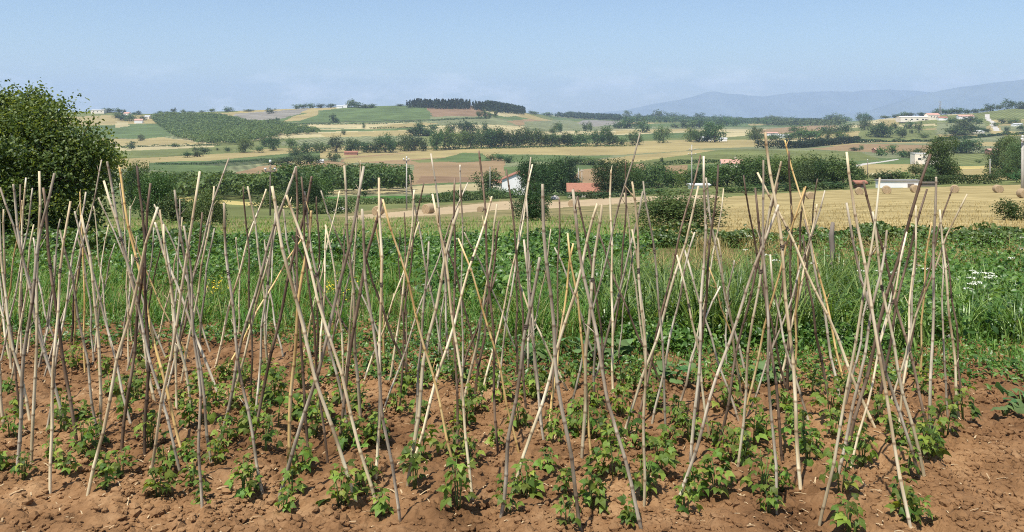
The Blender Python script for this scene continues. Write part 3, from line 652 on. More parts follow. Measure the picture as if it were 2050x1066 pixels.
GROUPS.append(("trees around the clipped dark hedge", "beside the long clipped dark hedge", ['t_dark', 't_mid', 't_light'], ['round', 'tall', 'bush'],
  Z4([(95,402,62,70),(130,420,100,66),(250,405,40,90),(340,402,45,70),(380,352,42,62),(420,400,70,90),(480,402,72,90),(530,400,66,90),(598,402,56,36),(640,362,52,90),(580,360,45,80),(725,352,58,80),(690,400,52,90)])))
GROUPS.append(("trees on the right hillside", "on the fields of the right hillside", ['t_dark', 't_mid', 't_light', 't_dark'], ['round', 'bush', 'tall', 'spread'],
  Z4([(845,337,78,66),(970,387,92,122),(930,385,50,60),(1040,332,42,40),(1065,372,34,36),(1100,390,64,50),(1150,327,46,62),(1152,362,28,22),(1205,357,72,42),(1240,390,30,60),(820,470,32,24),(780,475,22,60),(1035,502,62,62),(960,510,56,72),(1120,520,45,80),(1165,525,55,60),(1205,490,30,50),(1610,555,22,40)])))
GROUPS.append(("trees along the right ridge", "along the right-hand ridge against the mountains", ['t_dark', 't_mid'], ['round', 'bush'],
  Z4([(230,252,34,90),(270,256,26,80),(190,305,42,60),(240,302,46,60),(340,270,30,80),(430,258,24,70),(520,262,22,80),(620,277,52,70),(670,272,48,60),(720,272,30,60),(810,256,48,42),(850,252,48,46),(882,252,28,34),(985,242,20,60),(1060,240,22,50),(1110,238,34,60),(1150,236,28,50),(1230,235,24,60),(1340,222,42,60),(1385,222,40,60),(1430,218,36,60),(1475,218,40,60),(1520,216,28,60),(1580,214,26,60),(1640,212,28,60),(1685,210,48,56),(1745,200,40,50),(1815,194,62,66),(1885,196,44,70),(1930,196,44,70)])))
GROUPS.append(("trees beside the pale hillside road", "beside the pale road climbing the right hillside", ['t_dark', 't_mid'], ['round', 'bush'],
  Z4([(1450,375,62,92),(1530,370,94,120),(1580,360,60,80),(1490,372,50,80),(1420,290,34,60),(1560,285,40,80),(1610,295,36,50),(1630,350,30,40),(1660,352,26,34),(1715,312,26,34),(1760,292,30,44),(1810,294,30,40),(1860,292,32,60),(1795,342,28,30),(1890,340,40,40)])))
GROUPS.append(("trees screening the farm sheds", "in the dark tree screen behind the sheds", ['t_dark', 't_mid', 't_mid', 't_dark'], ['round', 'bush', 'round', 'tall'],
  [(1225,395,68,56),(1258,392,60,48),(1290,378,46,58),(1322,377,44,50),(1352,376,34,44),(1378,376,34,40),(1412,374,40,50),(1436,373,36,44),(1462,374,44,56),(1490,374,50,60),(1520,373,54,60),(1552,372,50,52),(1580,372,54,56),(1612,371,52,60),(1640,371,54,60),(1668,371,52,52),(1696,370,46,52),(1718,366,32,34)]))
GROUPS.append(("scrub beside the white house", "in the scrub by the white house", ['t_mid', 't_dark'], ['bush', 'round'],
  [(975,386,42,44),(992,392,14,30),(1003,394,12,34),(1020,397,12,34),(1150,398,14,40),(1185,398,14,40),(1210,399,16,40),(1158,330,14,34),(1180,331,13,30),(1205,330,11,30),(1001,323,14,18),(1018,327,14,18),(984,322,11,18),(1325,325,9,7)]))
GROUPS.append(("low bushes along the field edge", "along the edge between meadow and golden field", ['t_mid', 't_light', 't_dark'], ['bush'],
  [(1260,391,14,40),(1290,391,12,40),(1325,391,14,46),(1365,389,13,40),(1470,386,12,40),(1500,386,14,40),(1540,385,14,46),(1580,383,14,44),(1620,381,15,44),(1655,380,15,40),(1690,379,14,40),(1735,371,10,36)]))
GROUPS.append(("bushes by the right-hand tall tree", "around the foot of the tall right-hand tree", ['t_light', 't_mid', 't_dark'], ['bush', 'round'],
  [(1762,362,16,34),(1790,362,18,36),(1815,362,20,36),(1840,361,32,24),(1862,360,24,24),(1912,360,28,30),(1945,308,27,48),(1930,307,20,30)]))
GROUPS.append(("trees at the far right edge", "at the far right edge beside the utility pole", ['t_dark', 't_mid', 't_light'], ['round', 'bush', 'tall'],
  [(2018,345,62,46),(2040,347,70,40),(1992,358,22,26),(2025,362,26,34),(2044,366,22,34),(2062,350,60,50)]))
SIZEW = lambda k, h: {'round': 'round', 'tall': 'tall', 'spread': 'spreading', 'bush': 'bushy', 'conifer': 'pointed'}[k]
TONE = {'t_dark': 'dark green', 't_mid': 'mid-green', 't_light': 'pale green', 't_pine': 'blackish green'}
rgt = np.random.default_rng(31)
for grp, where, mats, kinds, L in GROUPS:
    L = sorted(L)
    for k, (x, y, h, w) in enumerate(L):
        kd = kinds[int(rgt.integers(0, len(kinds)))]; mt = mats[int(rgt.integers(0, len(mats)))]
        if h > w*1.4 and kd in ('bush', 'spread'): kd = 'round'
        if w > h*1.15: kd = 'bush'
        nm = 'shrub' if ('bush' in grp or 'scrub' in grp) else 'tree'
        tree(nm, x, y, h*1.12, w*1.25, kd, mt, rgt, f"{SIZEW(kd,h)} {TONE[mt]} {nm} {where}, {ordinal(k+1)} from left", nm, grp)
for (x, y, h, w, kd, mt, lab, nm) in [
  (1095, 392, 74, 78, 'round', 't_dark', "big dark leafy tree standing right against the white house", 'tree'),
  (1072, 402, 84, 62, 'round', 't_dark', "dark tree covering the right half of the white house", 'tree'),
  (1135, 390, 74, 44, 'tall', 't_pine', "narrow blackish evergreen on the right of the big dark tree", 'tree'),
  (1064, 443, 74, 66, 'bush', 't_dark', "dense green bush in front of the white house", 'shrub'),
  (1368, 457, 72, 146, 'bush', 't_dark', "wide rounded green shrub at the corner of the golden field", 'shrub'),
  (1893, 360, 88, 56, 'tall', 't_mid', "tall thick poplar-like tree beside the pale square house", 'tree'),
  (1150, 372, 16, 30, 'bush', 't_mid', "small rounded bush above the red-roofed shed", 'shrub'),
  (727, 394, 13, 14, 'bush', 't_dark', "lone dark bush on the pale strip in mid valley", 'shrub'),
  (2042, 442, 42, 62, 'bush', 't_mid', "leafy bush at the right edge of the golden field", 'shrub'),
  (262, 420, 96, 46, 'tall', 't_mid', "slim young tree just right of the big tree", 'tree'),
  (300, 440, 96, 70, 'round', 't_mid', "bushy sapling with pale blossom right of the slim young tree", 'tree'),
  (352, 448, 60, 76, 'bush', 't_dark', "dark bush in front of the young plantation", 'shrub'),
  (405, 452, 66, 70, 'round', 't_dark', "dark rounded tree on the right of the dark bush", 'tree'),
  (600, 420, 64, 66, 'round', 't_dark', "dark tree in front of the square dark wood", 'tree'),
  (635, 408, 58, 48, 'round', 't_mid', "leaning green tree at the near corner of the square wood", 'tree'),
  (550, 418, 34, 60, 'bush', 't_mid', "low green bush below the square wood beside a pole", 'shrub'),
  (520, 416, 24, 50, 'bush', 't_dark', "small dark bush at the foot of the plantation", 'shrub')]:
    tree(nm, x, y, h, w*1.1, kd, mt, rgt, lab, nm, None)

# ------------------------------------------------------------------ woods that read as one mass
def wood(name, poly, spacing, hm, mat, label, rg, n_leaf=90, ls=0.9, conif=False, jit=0.35, prim=None):
    xs = [p[0] for p in poly]; ys = [p[1] for p in poly]
    G = np.array([ground(x, min(y, 640)) for x, y in poly]); x0, y0 = G[:, 0].min(), G[:, 1].min(); x1, y1 = G[:, 0].max(), G[:, 1].max()
    gx, gy = np.meshgrid(np.arange(x0, x1, spacing), np.arange(y0, y1, spacing*1.15)); gx = gx.ravel()+rg.normal(size=gx.size)*spacing*jit; gy = gy.ravel()+rg.normal(size=gy.size)*spacing*jit
    gy = np.maximum(gy, 10); px = CX+F*gx/gy; py = y_at(px, gy); k = inpoly(px, py, poly); gx, gy = gx[k], gy[k]; gz = z_at(gx, gy); n = len(gx)
    if n == 0: return
    h = hm*(0.75+0.5*rg.random(n))
    C = np.repeat(np.stack([gx, gy, gz], -1), n_leaf, 0); H = np.repeat(h, n_leaf)
    d = unit(rg.normal(size=(len(C), 3))); rad = 0.55+0.45*rg.random(len(C))
    if conif: t = rg.random(len(C))**0.7; P = C+np.stack([d[:, 0]*H*0.24*(1.05-t), d[:, 1]*H*0.24*(1.05-t), H*t], -1)
    else: P = C+np.stack([d[:, 0]*spacing*0.62*rad, d[:, 1]*spacing*0.62*rad, H*(0.58+0.40*d[:, 2]*rad)], -1)
    N = d+rg.normal(size=d.shape)*0.5+np.array([0, 0, 0.5])
    V, polys, r = leaf_cloud(P, N, ls*(0.7+0.6*rg.random(len(P))), rg, 0.8)
    r = np.clip(r*0.6+np.repeat(np.repeat(rg.random(n), n_leaf), 4)*0.45, 0, 1)
    tag(obj(name, mesh(name, V, polys, M[mat], {'r': r})), label, 'wood', None, 'stuff')
wood('forest', [(300,236),(345,231),(440,234),(500,247),(560,250),(650,268),(600,271),(560,273),(480,290),(400,290),(350,275),(318,252)], 8, 8, 't_mid', "dark green wood spread over the left hillside", rgt, 60, 1.9)
wood('forest', [(812,216),(840,210),(900,208),(945,214),(940,220),(880,219)], 6.5, 13, 't_pine', "black-green pine wood crowning the central hill", rgt, 40, 3.0, True)
wood('forest', [(944,217),(975,215),(1020,218),(1052,225),(1048,230),(1000,226),(950,221)], 6.5, 13, 't_pine', "smaller pine wood sloping off the hilltop's right shoulder", rgt, 40, 3.0, True)
wood('forest', [(290,396),(290,380),(330,374),(420,375),(520,378),(560,382),(556,398),(450,402),(330,402)], 4.2, 5.6, 't_mid', "even young plantation beyond the big tree", rgt, 110, 0.95)
wood('forest', [(556,398),(560,376),(640,368),(720,366),(800,366),(814,372),(812,389),(740,390),(650,392)], 5.2, 7.8, 't_mid', "square dark wood beside the pale wheat strip", rgt, 150, 0.95)
wood('treeline', [(1110,235),(1140,232),(1240,236),(1240,243),(1170,240)], 14, 13, 't_pine', "long black-green wood on the far skyline", rgt, 26, 4.5)
wood('treeline', [(1240,241),(1300,238),(1500,242),(1620,246),(1620,251),(1400,248),(1260,246)], 22, 12, 't_dark', "low hazy tree line running on to the right", rgt, 22, 5.0)
wood('treeline', [(1500,246),(1530,241),(1600,244),(1690,247),(1690,253),(1560,254)], 18, 12, 't_dark', "hazy copse ending the far tree line", rgt, 22, 4.5)

# ------------------------------------------------------------------ hedgerows
def hedge(name, pts, hm, wm, mat, label, rg, dens=16, ls=0.5, group="hedgerows between the fields", boxy=False):
    G = np.array([ground(x, y) for x, y in pts]); seg = np.linalg.norm(np.diff(G[:, :2], axis=0), axis=1); s = np.concatenate([[0], np.cumsum(seg)])
    n = int(s[-1]*dens); t = rg.random(n)*s[-1]; X = np.interp(t, s, G[:, 0]); Y = np.interp(t, s, G[:, 1])
    hh = hm*((0.92+0.16*vnoise(t*0.15, t*0, 2)) if boxy else (0.65+0.45*vnoise(t*0.35/hm*1.2, t*0, 3)))
    off = unit(np.stack([rg.normal(size=n), rg.normal(size=n)], -1)); u = rg.random(n)**0.5
    P = np.stack([X+off[:, 0]*wm*0.5*u, Y+off[:, 1]*wm*0.5*u, z_at(X, Y)+hh*(1-(1-rg.random(n))**1.5 if not boxy else rg.random(n)**0.7)], -1)
    V, polys, r = leaf_cloud(P, rg.normal(size=(n, 3))+np.array([0, -0.2, 0.8]), ls*(0.7+0.6*rg.random(n)), rg, 0.7)
    o = obj(name, mesh(name, V, polys, M[mat], {'r': r})); tag(o, label, 'hedge', group)
hedge('hedge', [(1513,297),(1560,298),(1600,297),(1650,292),(1720,285)], 7.5, 5, 't_pine', "long clipped blackish hedge around the farmyard", rgt, 40, 1.2, boxy=True)
hedge('hedge', [(1850,371),(1900,369),(1950,369),(1998,369)], 2.0, 2.4, 't_mid', "trimmed green hedge behind the right-hand hay bales", rgt, 240, 0.28, boxy=True)
hedge('hedge', [(600,250),(760,249),(860,243),(980,238)], 3, 3, 't_dark', "thin hedge across the middle of the central hill", rgt, 5, 1.6)
hedge('hedge', [(740,258),(830,257),(880,252)], 3, 3, 't_dark', "short hedge under the bright straw strip on the hill", rgt, 5, 1.6)
hedge('hedge', [(240,297),(300,294),(400,292),(440,292)], 2.6, 3, 't_dark', "dark hedge line under the pale left hillside", rgt, 8, 1.2)
hedge('hedge', [(1880,282),(1930,279),(2000,272),(2100,268)], 5, 5, 't_dark', "thick dark hedge below the pale hillside road", rgt, 14, 1.6)
hedge('hedge', [(1700,287),(1760,285),(1850,284),(1890,283)], 4.5, 5, 't_dark', "dark hedge between olive slope and orange field", rgt, 14, 1.5)
hedge('hedge', [(310,330),(400,330),(520,322),(640,318)], 1.8, 2, 't_dark', "low dark hedge edging the left valley field", rgt, 14, 0.8)
hedge('hedge', [(870,406),(930,402),(1000,398),(1040,396)], 2.6, 4, 't_dark', "scrubby hedge along the dirt track", rgt, 90, 0.4)
hedge('hedge', [(640,412),(720,410),(800,408),(870,404)], 1.6, 3, 't_light', "pale scrub strip under the vivid green field", rgt, 90, 0.35)
hedge('hedge', [(1310,332),(1380,328),(1440,326)], 3, 3, 't_dark', "dark hedge above the sheltered farm trees", rgt, 30, 0.8)
hedge('hedge', [(600,430),(660,428),(700,427)], 1.3, 2.5, 't_dark', "low dark scrub by the white rocks", rgt, 160, 0.25)
hedge('hedge', [(690,300),(800,300),(1000,298),(1270,293)], 2.2, 5, 't_mid', "undergrowth at the foot of the long tree belt", rgt, 10, 1.1)

# ------------------------------------------------------------------ buildings
def house(name, px, py, w, d, eave, rise, rz, wall, roof, label, cat='house', wins=(), door=None, ridge='x', over=0.35, chim=False, shed=False):
    """w along local x, d along local y, front face at local -y; rise 0 gives a flat slab roof"""
    p = ground(px, py); e = obj(name, None, None, (p[0], p[1], p[2]-0.15), (0, 0, rz)); tag(e, label, cat)
    x, y = w/2, d/2; mb = MB()
    B = [(-x,-y,-1.5),(x,-y,-1.5),(x,y,-1.5),(-x,y,-1.5),(-x,-y,eave),(x,-y,eave),(x,y,eave),(-x,y,eave)]
    q = [[0,1,5,4],[1,2,6,5],[2,3,7,6],[3,0,4,7]]
    if ridge == 'x':
        B += [(-x,0,eave+rise),(x,0,eave+rise)]; t = [[4,8,7][::-1],[5,6,9]]
    else:
        B += [(0,-y,eave+rise),(0,y,eave+rise)]; t = [[4,5,8],[6,7,9]]
    mb.add(B, q, t); obj('wall', mb.mesh('wall', M[wall]), e)
    r = MB(); th = 0.22
    if rise <= 0.01:
        r.box((0, 0, eave+th/2+0.003), (w+2*over*0.4, d+2*over*0.4, th))
    else:
        a = x if ridge == 'y' else y; sl = rise/a; o_ = over; L = (y if ridge == 'y' else x)+o_
        for s in (-1, 1):
            prof = [(s*(a+o_), eave-sl*o_+0.01), (0, eave+rise+0.01), (0, eave+rise+th), (s*(a+o_), eave-sl*o_+th)]
            V = [((pz[0], l, pz[1]) if ridge == 'y' else (l, pz[0], pz[1])) for l in (-L, L) for pz in prof]
            r.add(V, [[0,1,2,3],[7,6,5,4],[0,4,5,1],[1,5,6,2],[2,6,7,3],[3,7,4,0]])
    ro = obj('roof', r.mesh('roof', M[roof]), e)
    if chim: obj('chimney', MB().box((x*0.4, 0.4 if ridge == 'x' else 0, eave+rise+0.5), (0.7, 0.7, 1.6)).mesh('chimney', M[wall]), ro)
    for (wx, wz, ww, wh) in wins:
        f = obj('window', MB().box((wx, -y-0.02, wz), (ww+0.2, 0.1, wh+0.2)).mesh('window', M['wall_grey']), e)
        obj('pane', MB().box((wx, -y-0.065, wz), (ww, 0.06, wh)).mesh('pane', M['glass']), f)
    if door:
        obj('door', MB().box((door[0], -y-0.03, door[2]/2-0.1), (door[1], 0.12, door[2])).mesh('door', M['wood']), e)
    return e
R = math.radians
house('house', 1037, 390, 9.0, 9, 4.9, 1.9, R(-3), 'wall_white', 'roof_red', "white two-storey gabled house with red tiled roof beside dark trees", ridge='y', wins=[(1.6, 3.4, 0.9, 1.2), (2.6, 1.3, 0.9, 1.2)], chim=True)
house('house_wing', 1001, 381, 4.2, 5.5, 2.9, 0.9, R(14), 'wall_cream', 'roof_red', "low cream wing with red roof left of the white house", 'house', wins=[(0.2, 1.6, 0.8, 1.0)])
house('shed', 1176, 395, 10.2, 6.5, 1.9, 1.7, R(-3), 'wall_cream', 'roof_red', "long low shed with a red tiled roof behind scrub", 'shed', door=(-2.5, 1.2, 1.8))
house('house', 1853, 329, 14.0, 10, 6.3, 0.0, R(-12), 'wall_cream', 'wall_grey', "pale flat-roofed square house beside the tall tree", wins=[(-4.6, 3.4, 1.5, 1.0), (-2.2, 4.6, 0.8, 1.2), (2.8, 3.4, 1.2, 1.2)], door=(0.4, 1.4, 2.3))
house('shed', 1797, 376, 6.6, 1.6, 1.25, 0.0, R(-4), 'wall_white', 'roof_dull', "long pale grey metal container beside the bale field", 'container', door=(1.8, 1.0, 1.0))
house('shed', 1720, 377, 1.5, 1.4, 1.1, 0.2, 0, 'wall_brick', 'roof_red', "tiny brick-red hut left of the grey container", 'shed', door=(0.2, 0.5, 0.9))
house('wall_ruin', 1848, 374, 4.2, 0.6, 0.75, 0.0, 0, 'wood', 'wood', "low brown fence wall right of the grey container", 'wall')
house('house', 1464, 336, 10, 8, 2.4, 1.7, R(-8), 'wall_cream', 'roof_pink', "farmhouse with faded pink tiled roof sunk among trees", ridge='x', chim=True)
house('shed', 1399, 377, 5.0, 3.0, 1.0, 0.25, R(6), 'wall_white', 'roof_grey', "small shed with white sheet roof behind the utility pole", 'shed')
house('shed', 1411, 282, 14, 10, 3.4, 1.6, R(20), 'wall_white', 'roof_grey', "white farm shed under the plain trees, left of two", 'shed')
house('shed', 1447, 283, 9, 8, 3.0, 1.0, R(-10), 'wall_white', 'roof_grey', "smaller white farm shed under the plain trees, right of two", 'shed')
house('shed', 1544, 272, 17, 9, 3.6, 1.3, R(8), 'wall_white', 'roof_pink', "long low barn with pale pink roof behind the clipped hedge", 'barn')
house('shed', 1568, 276, 14, 8, 3.0, 1.0, R(4), 'wall_white', 'roof_grey', "grey-roofed barn right of the pink-roofed barn", 'barn')
house('house', 1757, 306, 7, 6, 2.6, 1.4, R(10), 'wall_brick', 'roof_pink', "small ruddy hut at the edge of the orange field", 'hut')
house('house', 1990, 310, 10.5, 7, 3.6, 1.0, R(-4), 'wall_brick', 'roof_pink', "reddish low farm building in front of the right-edge trees", 'farm building', wins=[(-2, 1.8, 0.9, 1.1), (2.2, 1.6, 1.0, 1.6)])
house('shed', 703, 311, 11, 6, 2.6, 1.0, R(5), 'wall_brick', 'roof_red', "low shed with dull red roof at the tree belt's left end", 'shed')
house('shed', 642, 326, 4.0, 3, 1.6, 0.6, R(5), 'wall_white', 'roof_grey', "tiny white hut among the field-edge trees", 'hut')
house('house', 1832, 243, 54, 18, 7.0, 1.4, R(-4), 'wall_cream', 'wall_cream', "long cream factory-like building on the right ridge", 'building', wins=[(-18, 3.2, 3, 2), (-9, 3.2, 3, 2), (0, 3.2, 3, 2), (9, 3.2, 3, 2), (18, 3.2, 3, 2)], door=(14, 4, 4))
house('house', 1806, 241, 18, 10, 3.5, 1.5, R(-4), 'wall_white', 'roof_pink', "low annex on the left of the long cream building", 'building')
house('house', 1866, 240, 20, 12, 8.0, 3.0, R(6), 'wall_cream', 'roof_pink', "pink-roofed ridge house joined to the long cream building", wins=[(-5, 5, 1.6, 1.6), (0, 5, 1.6, 1.6), (5, 5, 1.6, 1.6)])
house('house', 1886, 241, 14, 10, 4.0, 2.0, R(-8), 'wall_white', 'roof_red', "small red-roofed house right of the pink-roofed ridge house")
house('house', 1932, 238, 24, 12, 4.0, 2.6, R(-5), 'wall_white', 'roof_pink', "broad pink-roofed farmhouse left of the pale hillside road", wins=[(-5, 2.2, 1.5, 1.5), (4, 2.2, 1.5, 1.5)])
house('shed', 1958, 268, 12, 8, 3.0, 1.5, R(12), 'wall_cream', 'roof_grey', "pale shed below the hillside road by dark trees", 'shed')
house('shed', 2036, 253, 13, 8, 3.0, 1.2, R(3), 'wall_white', 'roof_grey', "white shed right of the hillside road", 'shed')
house('house', 198, 227, 24, 14, 6.0, 1.0, R(6), 'wall_cream', 'wall_grey', "long pale block on the left skyline over the big tree", 'building', wins=[(-7, 3, 2, 1.6), (0, 3, 2, 1.6), (7, 3, 2, 1.6)])
house('house', 255, 232, 11, 9, 4.5, 2.2, R(-10), 'wall_white', 'roof_pink', "white hilltop house with faded roof, leftmost of three")
house('house', 278, 247, 13, 10, 5.0, 2.6, R(15), 'wall_white', 'roof_pink', "bright white hillside house by the corner of the wood")
house('house', 296, 238, 10, 9, 4.0, 2.0, R(-5), 'wall_cream', 'roof_grey', "small cream house tucked against the hillside wood")
house('shed', 312, 235, 11, 6, 2.5, 1.0, R(0), 'wall_white', 'roof_grey', "flat white shed on the hilltop above the wood", 'shed')
house('house', 680, 217, 12, 8, 4.0, 1.6, R(4), 'wall_white', 'roof_grey', "grey-roofed skyline farmhouse, left of the skyline tree")
house('house', 692, 216, 9, 8, 4.5, 1.6, R(-8), 'wall_white', 'roof_grey', "white skyline cottage touching the round skyline tree")

# ------------------------------------------------------------------ utility poles
def utility_pole(px, py, top_y, label, mat='wood', arms=((0.3, 1.1),), rz=0.0, rm=0.11, lens=True):
    p = ground(px, py); H = (py-top_y)*p[1]/F; e = obj('utility_pole', None, None, tuple(p), (0, 0, rz)); tag(e, label, 'utility pole', "utility poles in the valley")
    obj('pole', MB().tube([(0,0,-0.5),(0,0,H*0.5),(0,0,H)], [rm*1.25, rm, rm*0.75], 8).mesh('pole', M[mat], True), e)
    for (dz, L) in arms:
        a = obj('crossarm', MB().box((0, -rm-0.05, H-dz), (L, 0.11, 0.12)).mesh('crossarm', M['wood']), e)
        for s in (-0.46, 0.46):
            obj('insulator', MB().tube([(s*L, -rm-0.05, H-dz+0.062), (s*L, -rm-0.05, H-dz+0.16), (s*L, -rm-0.05, H-dz+0.2), (s*L, -rm-0.05, H-dz+0.32)], [0.05, 0.05, 0.12, 0.09], 8).mesh('insulator', M['ceramic'], True), a)
    obj('insulator', MB().tube([(0,0,H),(0,0,H+0.1),(0,0,H+0.3)], [0.05,0.13,0.09], 8).mesh('insulator', M['ceramic'], True), e)
utility_pole(541, 432, 327, "thin dark utility pole with white insulators left of the wood", 'wood', ((0.75, 0.9),), 0.2, 0.07)
utility_pole(814, 420, 318, "grey utility pole at the right end of the square wood", 'concrete', ((0.30, 0.8),), -0.1, 0.10)
utility_pole(1385, 384, 293, "utility pole with three crossarms behind the rounded shrub", 'concrete', ((0.9, 1.5), (2.0, 2.0)), 0.15, 0.12)
utility_pole(2047, 392, 276, "tall pale concrete utility pole at the right edge", 'concrete', ((0.4, 0.8),), 0.3, 0.16)
utility_pole(1158, 372, 338, "short pale pole right of the blackish evergreen, left of a pair", 'concrete', (), 0, 0.2)
utility_pole(1165, 372, 340, "short pole with lamp-like cap, right one of a close pair", 'concrete', ((0.6, 1.0),), 0, 0.14)
utility_pole(1982, 358, 322, "faint thin grey pole standing in the straw field at right", 'concrete', (), 0, 0.12)
utility_pole(981, 390, 337, "faint grey pole left of the white house", 'concrete', (), 0, 0.12)
utility_pole(1737, 358, 322, "thin brown pole by the pale farm lane", 'wood', (), 0, 0.10)
def pylon(px, py, top_y):
    p = ground(px, py); H = 26.0; e = obj('pylon', None, None, tuple(p)); tag(e, "faint grey lattice pylon on the right ridge before the mountains", 'pylon')
    for sx in (-1, 1):
        for sy in (-1, 1):
            obj('leg', MB().tube([(2.4*sx,2.4*sy,-1),(0.7*sx,0.7*sy,H*0.7),(0.1*sx,0.1*sy,H)], [0.22,0.18,0.12], 4).mesh('leg', M['metal']), e)
    mb = MB()
    for k in range(7):
        z0 = H*0.1*k; z1 = z0+H*0.1; a0 = 2.4-1.7*min(1, z0/(H*0.7)); a1 = 2.4-1.7*min(1, z1/(H*0.7))
        for s in (-1, 1):
            mb.tube([(-a0, s*a0, z0), (a1, s*a1, z1)], 0.1, 4); mb.tube([(a0, s*a0, z0), (-a1, s*a1, z1)], 0.1, 4)
    obj('bracing', mb.mesh('bracing', M['metal']), e)
    for z in (0.74, 0.84, 0.93): obj('crossarm', MB().box((0, 0, H*z), (7.5*(1.2-z+0.5), 0.4, 0.35)).mesh('crossarm', M['metal']), e)
pylon(1882, 226, 200)

# ------------------------------------------------------------------ hay bales, rocks, posts
def bale_mesh():
    n = 28; prof = []
    for k in range(9): prof.append((k/8*0.60+0.02, 0.605+0.012*((k % 2)*2-1)))        # end face with coil ridges
    prof = [(r, x) for r, x in prof]; ring = prof+[(0.655, 0.57), (0.665, 0.45)]+[(0.668+0.006*((k % 2)*2-1), 0.45-0.9*k/10) for k in range(1, 10)]+[(0.665, -0.45), (0.655, -0.57)]+[(r, -x) for r, x in prof[::-1]]
    m = len(ring); th = np.arange(n)*2*math.pi/n
    jit = 1+0.012*np.random.default_rng(3).normal(size=(m, n))
    V = np.array([[(x, r*jit[i, j]*math.cos(t), r*jit[i, j]*math.sin(t)*(0.94 if math.sin(t) < 0 else 1)+0.62) for j, t in enumerate(th)] for i, (r, x) in enumerate(ring)])
    i, j = np.meshgrid(np.arange(m-1), np.arange(n), indexing='ij'); q = np.stack([i*n+j, i*n+(j+1) % n, (i+1)*n+(j+1) % n, (i+1)*n+j], -1).reshape(-1, 4)
    Vf = np.concatenate([V.reshape(-1, 3), [[0.6, 0, 0.62], [-0.6, 0, 0.62]]]); k = np.arange(n)
    t = np.concatenate([np.stack([np.full(n, m*n), (k+1) % n, k], 1), np.stack([np.full(n, m*n+1), (m-1)*n+k, (m-1)*n+(k+1) % n], 1)])
    return mesh('hay_bale', Vf, [q, t], M['hay'], smooth=False)
BM = bale_mesh()
for (x, y, rz, sc, lab) in [
  (1998, 386, 80, 1.0, "round hay bale near the right edge, coil facing the camera"),
  (1911, 386, 60, 1.0, "round hay bale on the right of the tall tree, second from the right edge"),
  (1832, 386, 82, 1.0, "pale round hay bale right of the grey container"),
  (1775, 388, 70, 1.0, "round hay bale directly in front of the grey container"),
  (1720, 390, 75, 0.9, "round hay bale in front of the tiny brick-red hut"),
  (1622, 399, 85, 0.85, "pale low hay bale standing alone, leftmost in the golden field"),
  (2049, 397, 85, 1.0, "hay bale at the foot of the right-edge utility pole"),
  (858, 428, 55, 1.05, "round hay bale beside the dirt track"),
  (757, 432, 80, 0.9, "weathered hay bale at the left end of the dirt track"),
  (962, 425, 80, 0.7, "small brown hay bale in the meadow right of the track bale"),
  (1145, 414, 80, 0.9, "reddish hay bale on the track below the red-roofed shed")]:
    p = ground(x, y); s = sc*0.8
    tag(obj('hay_bale', BM, None, (p[0], p[1], p[2]-0.03), (0, 0, R(rz)), (s, s, s)), lab, 'hay bale', "round hay bales")
def rock(px, py, s, label, seed):
    import bmesh
    bm = bmesh.new(); bmesh.ops.create_icosphere(bm, subdivisions=2, radius=1); rg = np.random.default_rng(seed)
    for v in bm.verts: v.co *= 0.8+0.35*rg.random(); v.co.z = v.co.z*0.6
    me = bpy.data.meshes.new('rock'); bm.to_mesh(me); bm.free(); me.materials.append(M['rock'])
    p = ground(px, py); tag(obj('rock', me, None, (p[0], p[1], p[2]+0.25*s), (0, 0, seed), (s, s*0.8, s)), label, 'rock', "pale rocks in the meadow")
for k, (x, y, s) in enumerate([(671, 424, 0.55), (682, 422, 0.5), (693, 424, 0.6), (1110, 400, 1.0)]):
    rock(x, y, s, ["leftmost pale rock beside the dark meadow scrub", "middle pale rock beside the dark meadow scrub", "rightmost pale rock beside the dark meadow scrub", "white boulder right of the dense green bush"][k], k+3)
# weathered post in the weeds, and a thin pipe lying beside the plot
p = ground(1665, 560)
e = obj('wooden_post', MB().tube([(0,0,-0.3),(0.02,0,0.4),(0.0,0.01,0.75),(0.02,0,0.98)], [0.045,0.042,0.045,0.03], 8).mesh('wooden_post', M['wood'], True), None, tuple(p)); tag(e, "weathered brown post standing in the weeds before the hedge", 'post')
pa, pb = ground(1812, 690), ground(1900, 692)
e = obj('pipe', MB().tube([(0,0,0.10),tuple(np.array([0,0,0.09])+(pb-pa)*0.5),tuple(np.array([0,0,0.10])+(pb-pa))], 0.008, 6).mesh('pipe', M['pipe'], True), None, tuple(pa)); tag(e, "thin grey rail behind the rightmost canes", 'rail')
for q_, nm in ((pa, 'a'), (pb, 'b')):
    c = obj('support', MB().tube([tuple(q_-pa+np.array([0,0,-0.05])), tuple(q_-pa+np.array([0,0,0.12]))], 0.009, 6).mesh('support', M['pipe'], True), e)

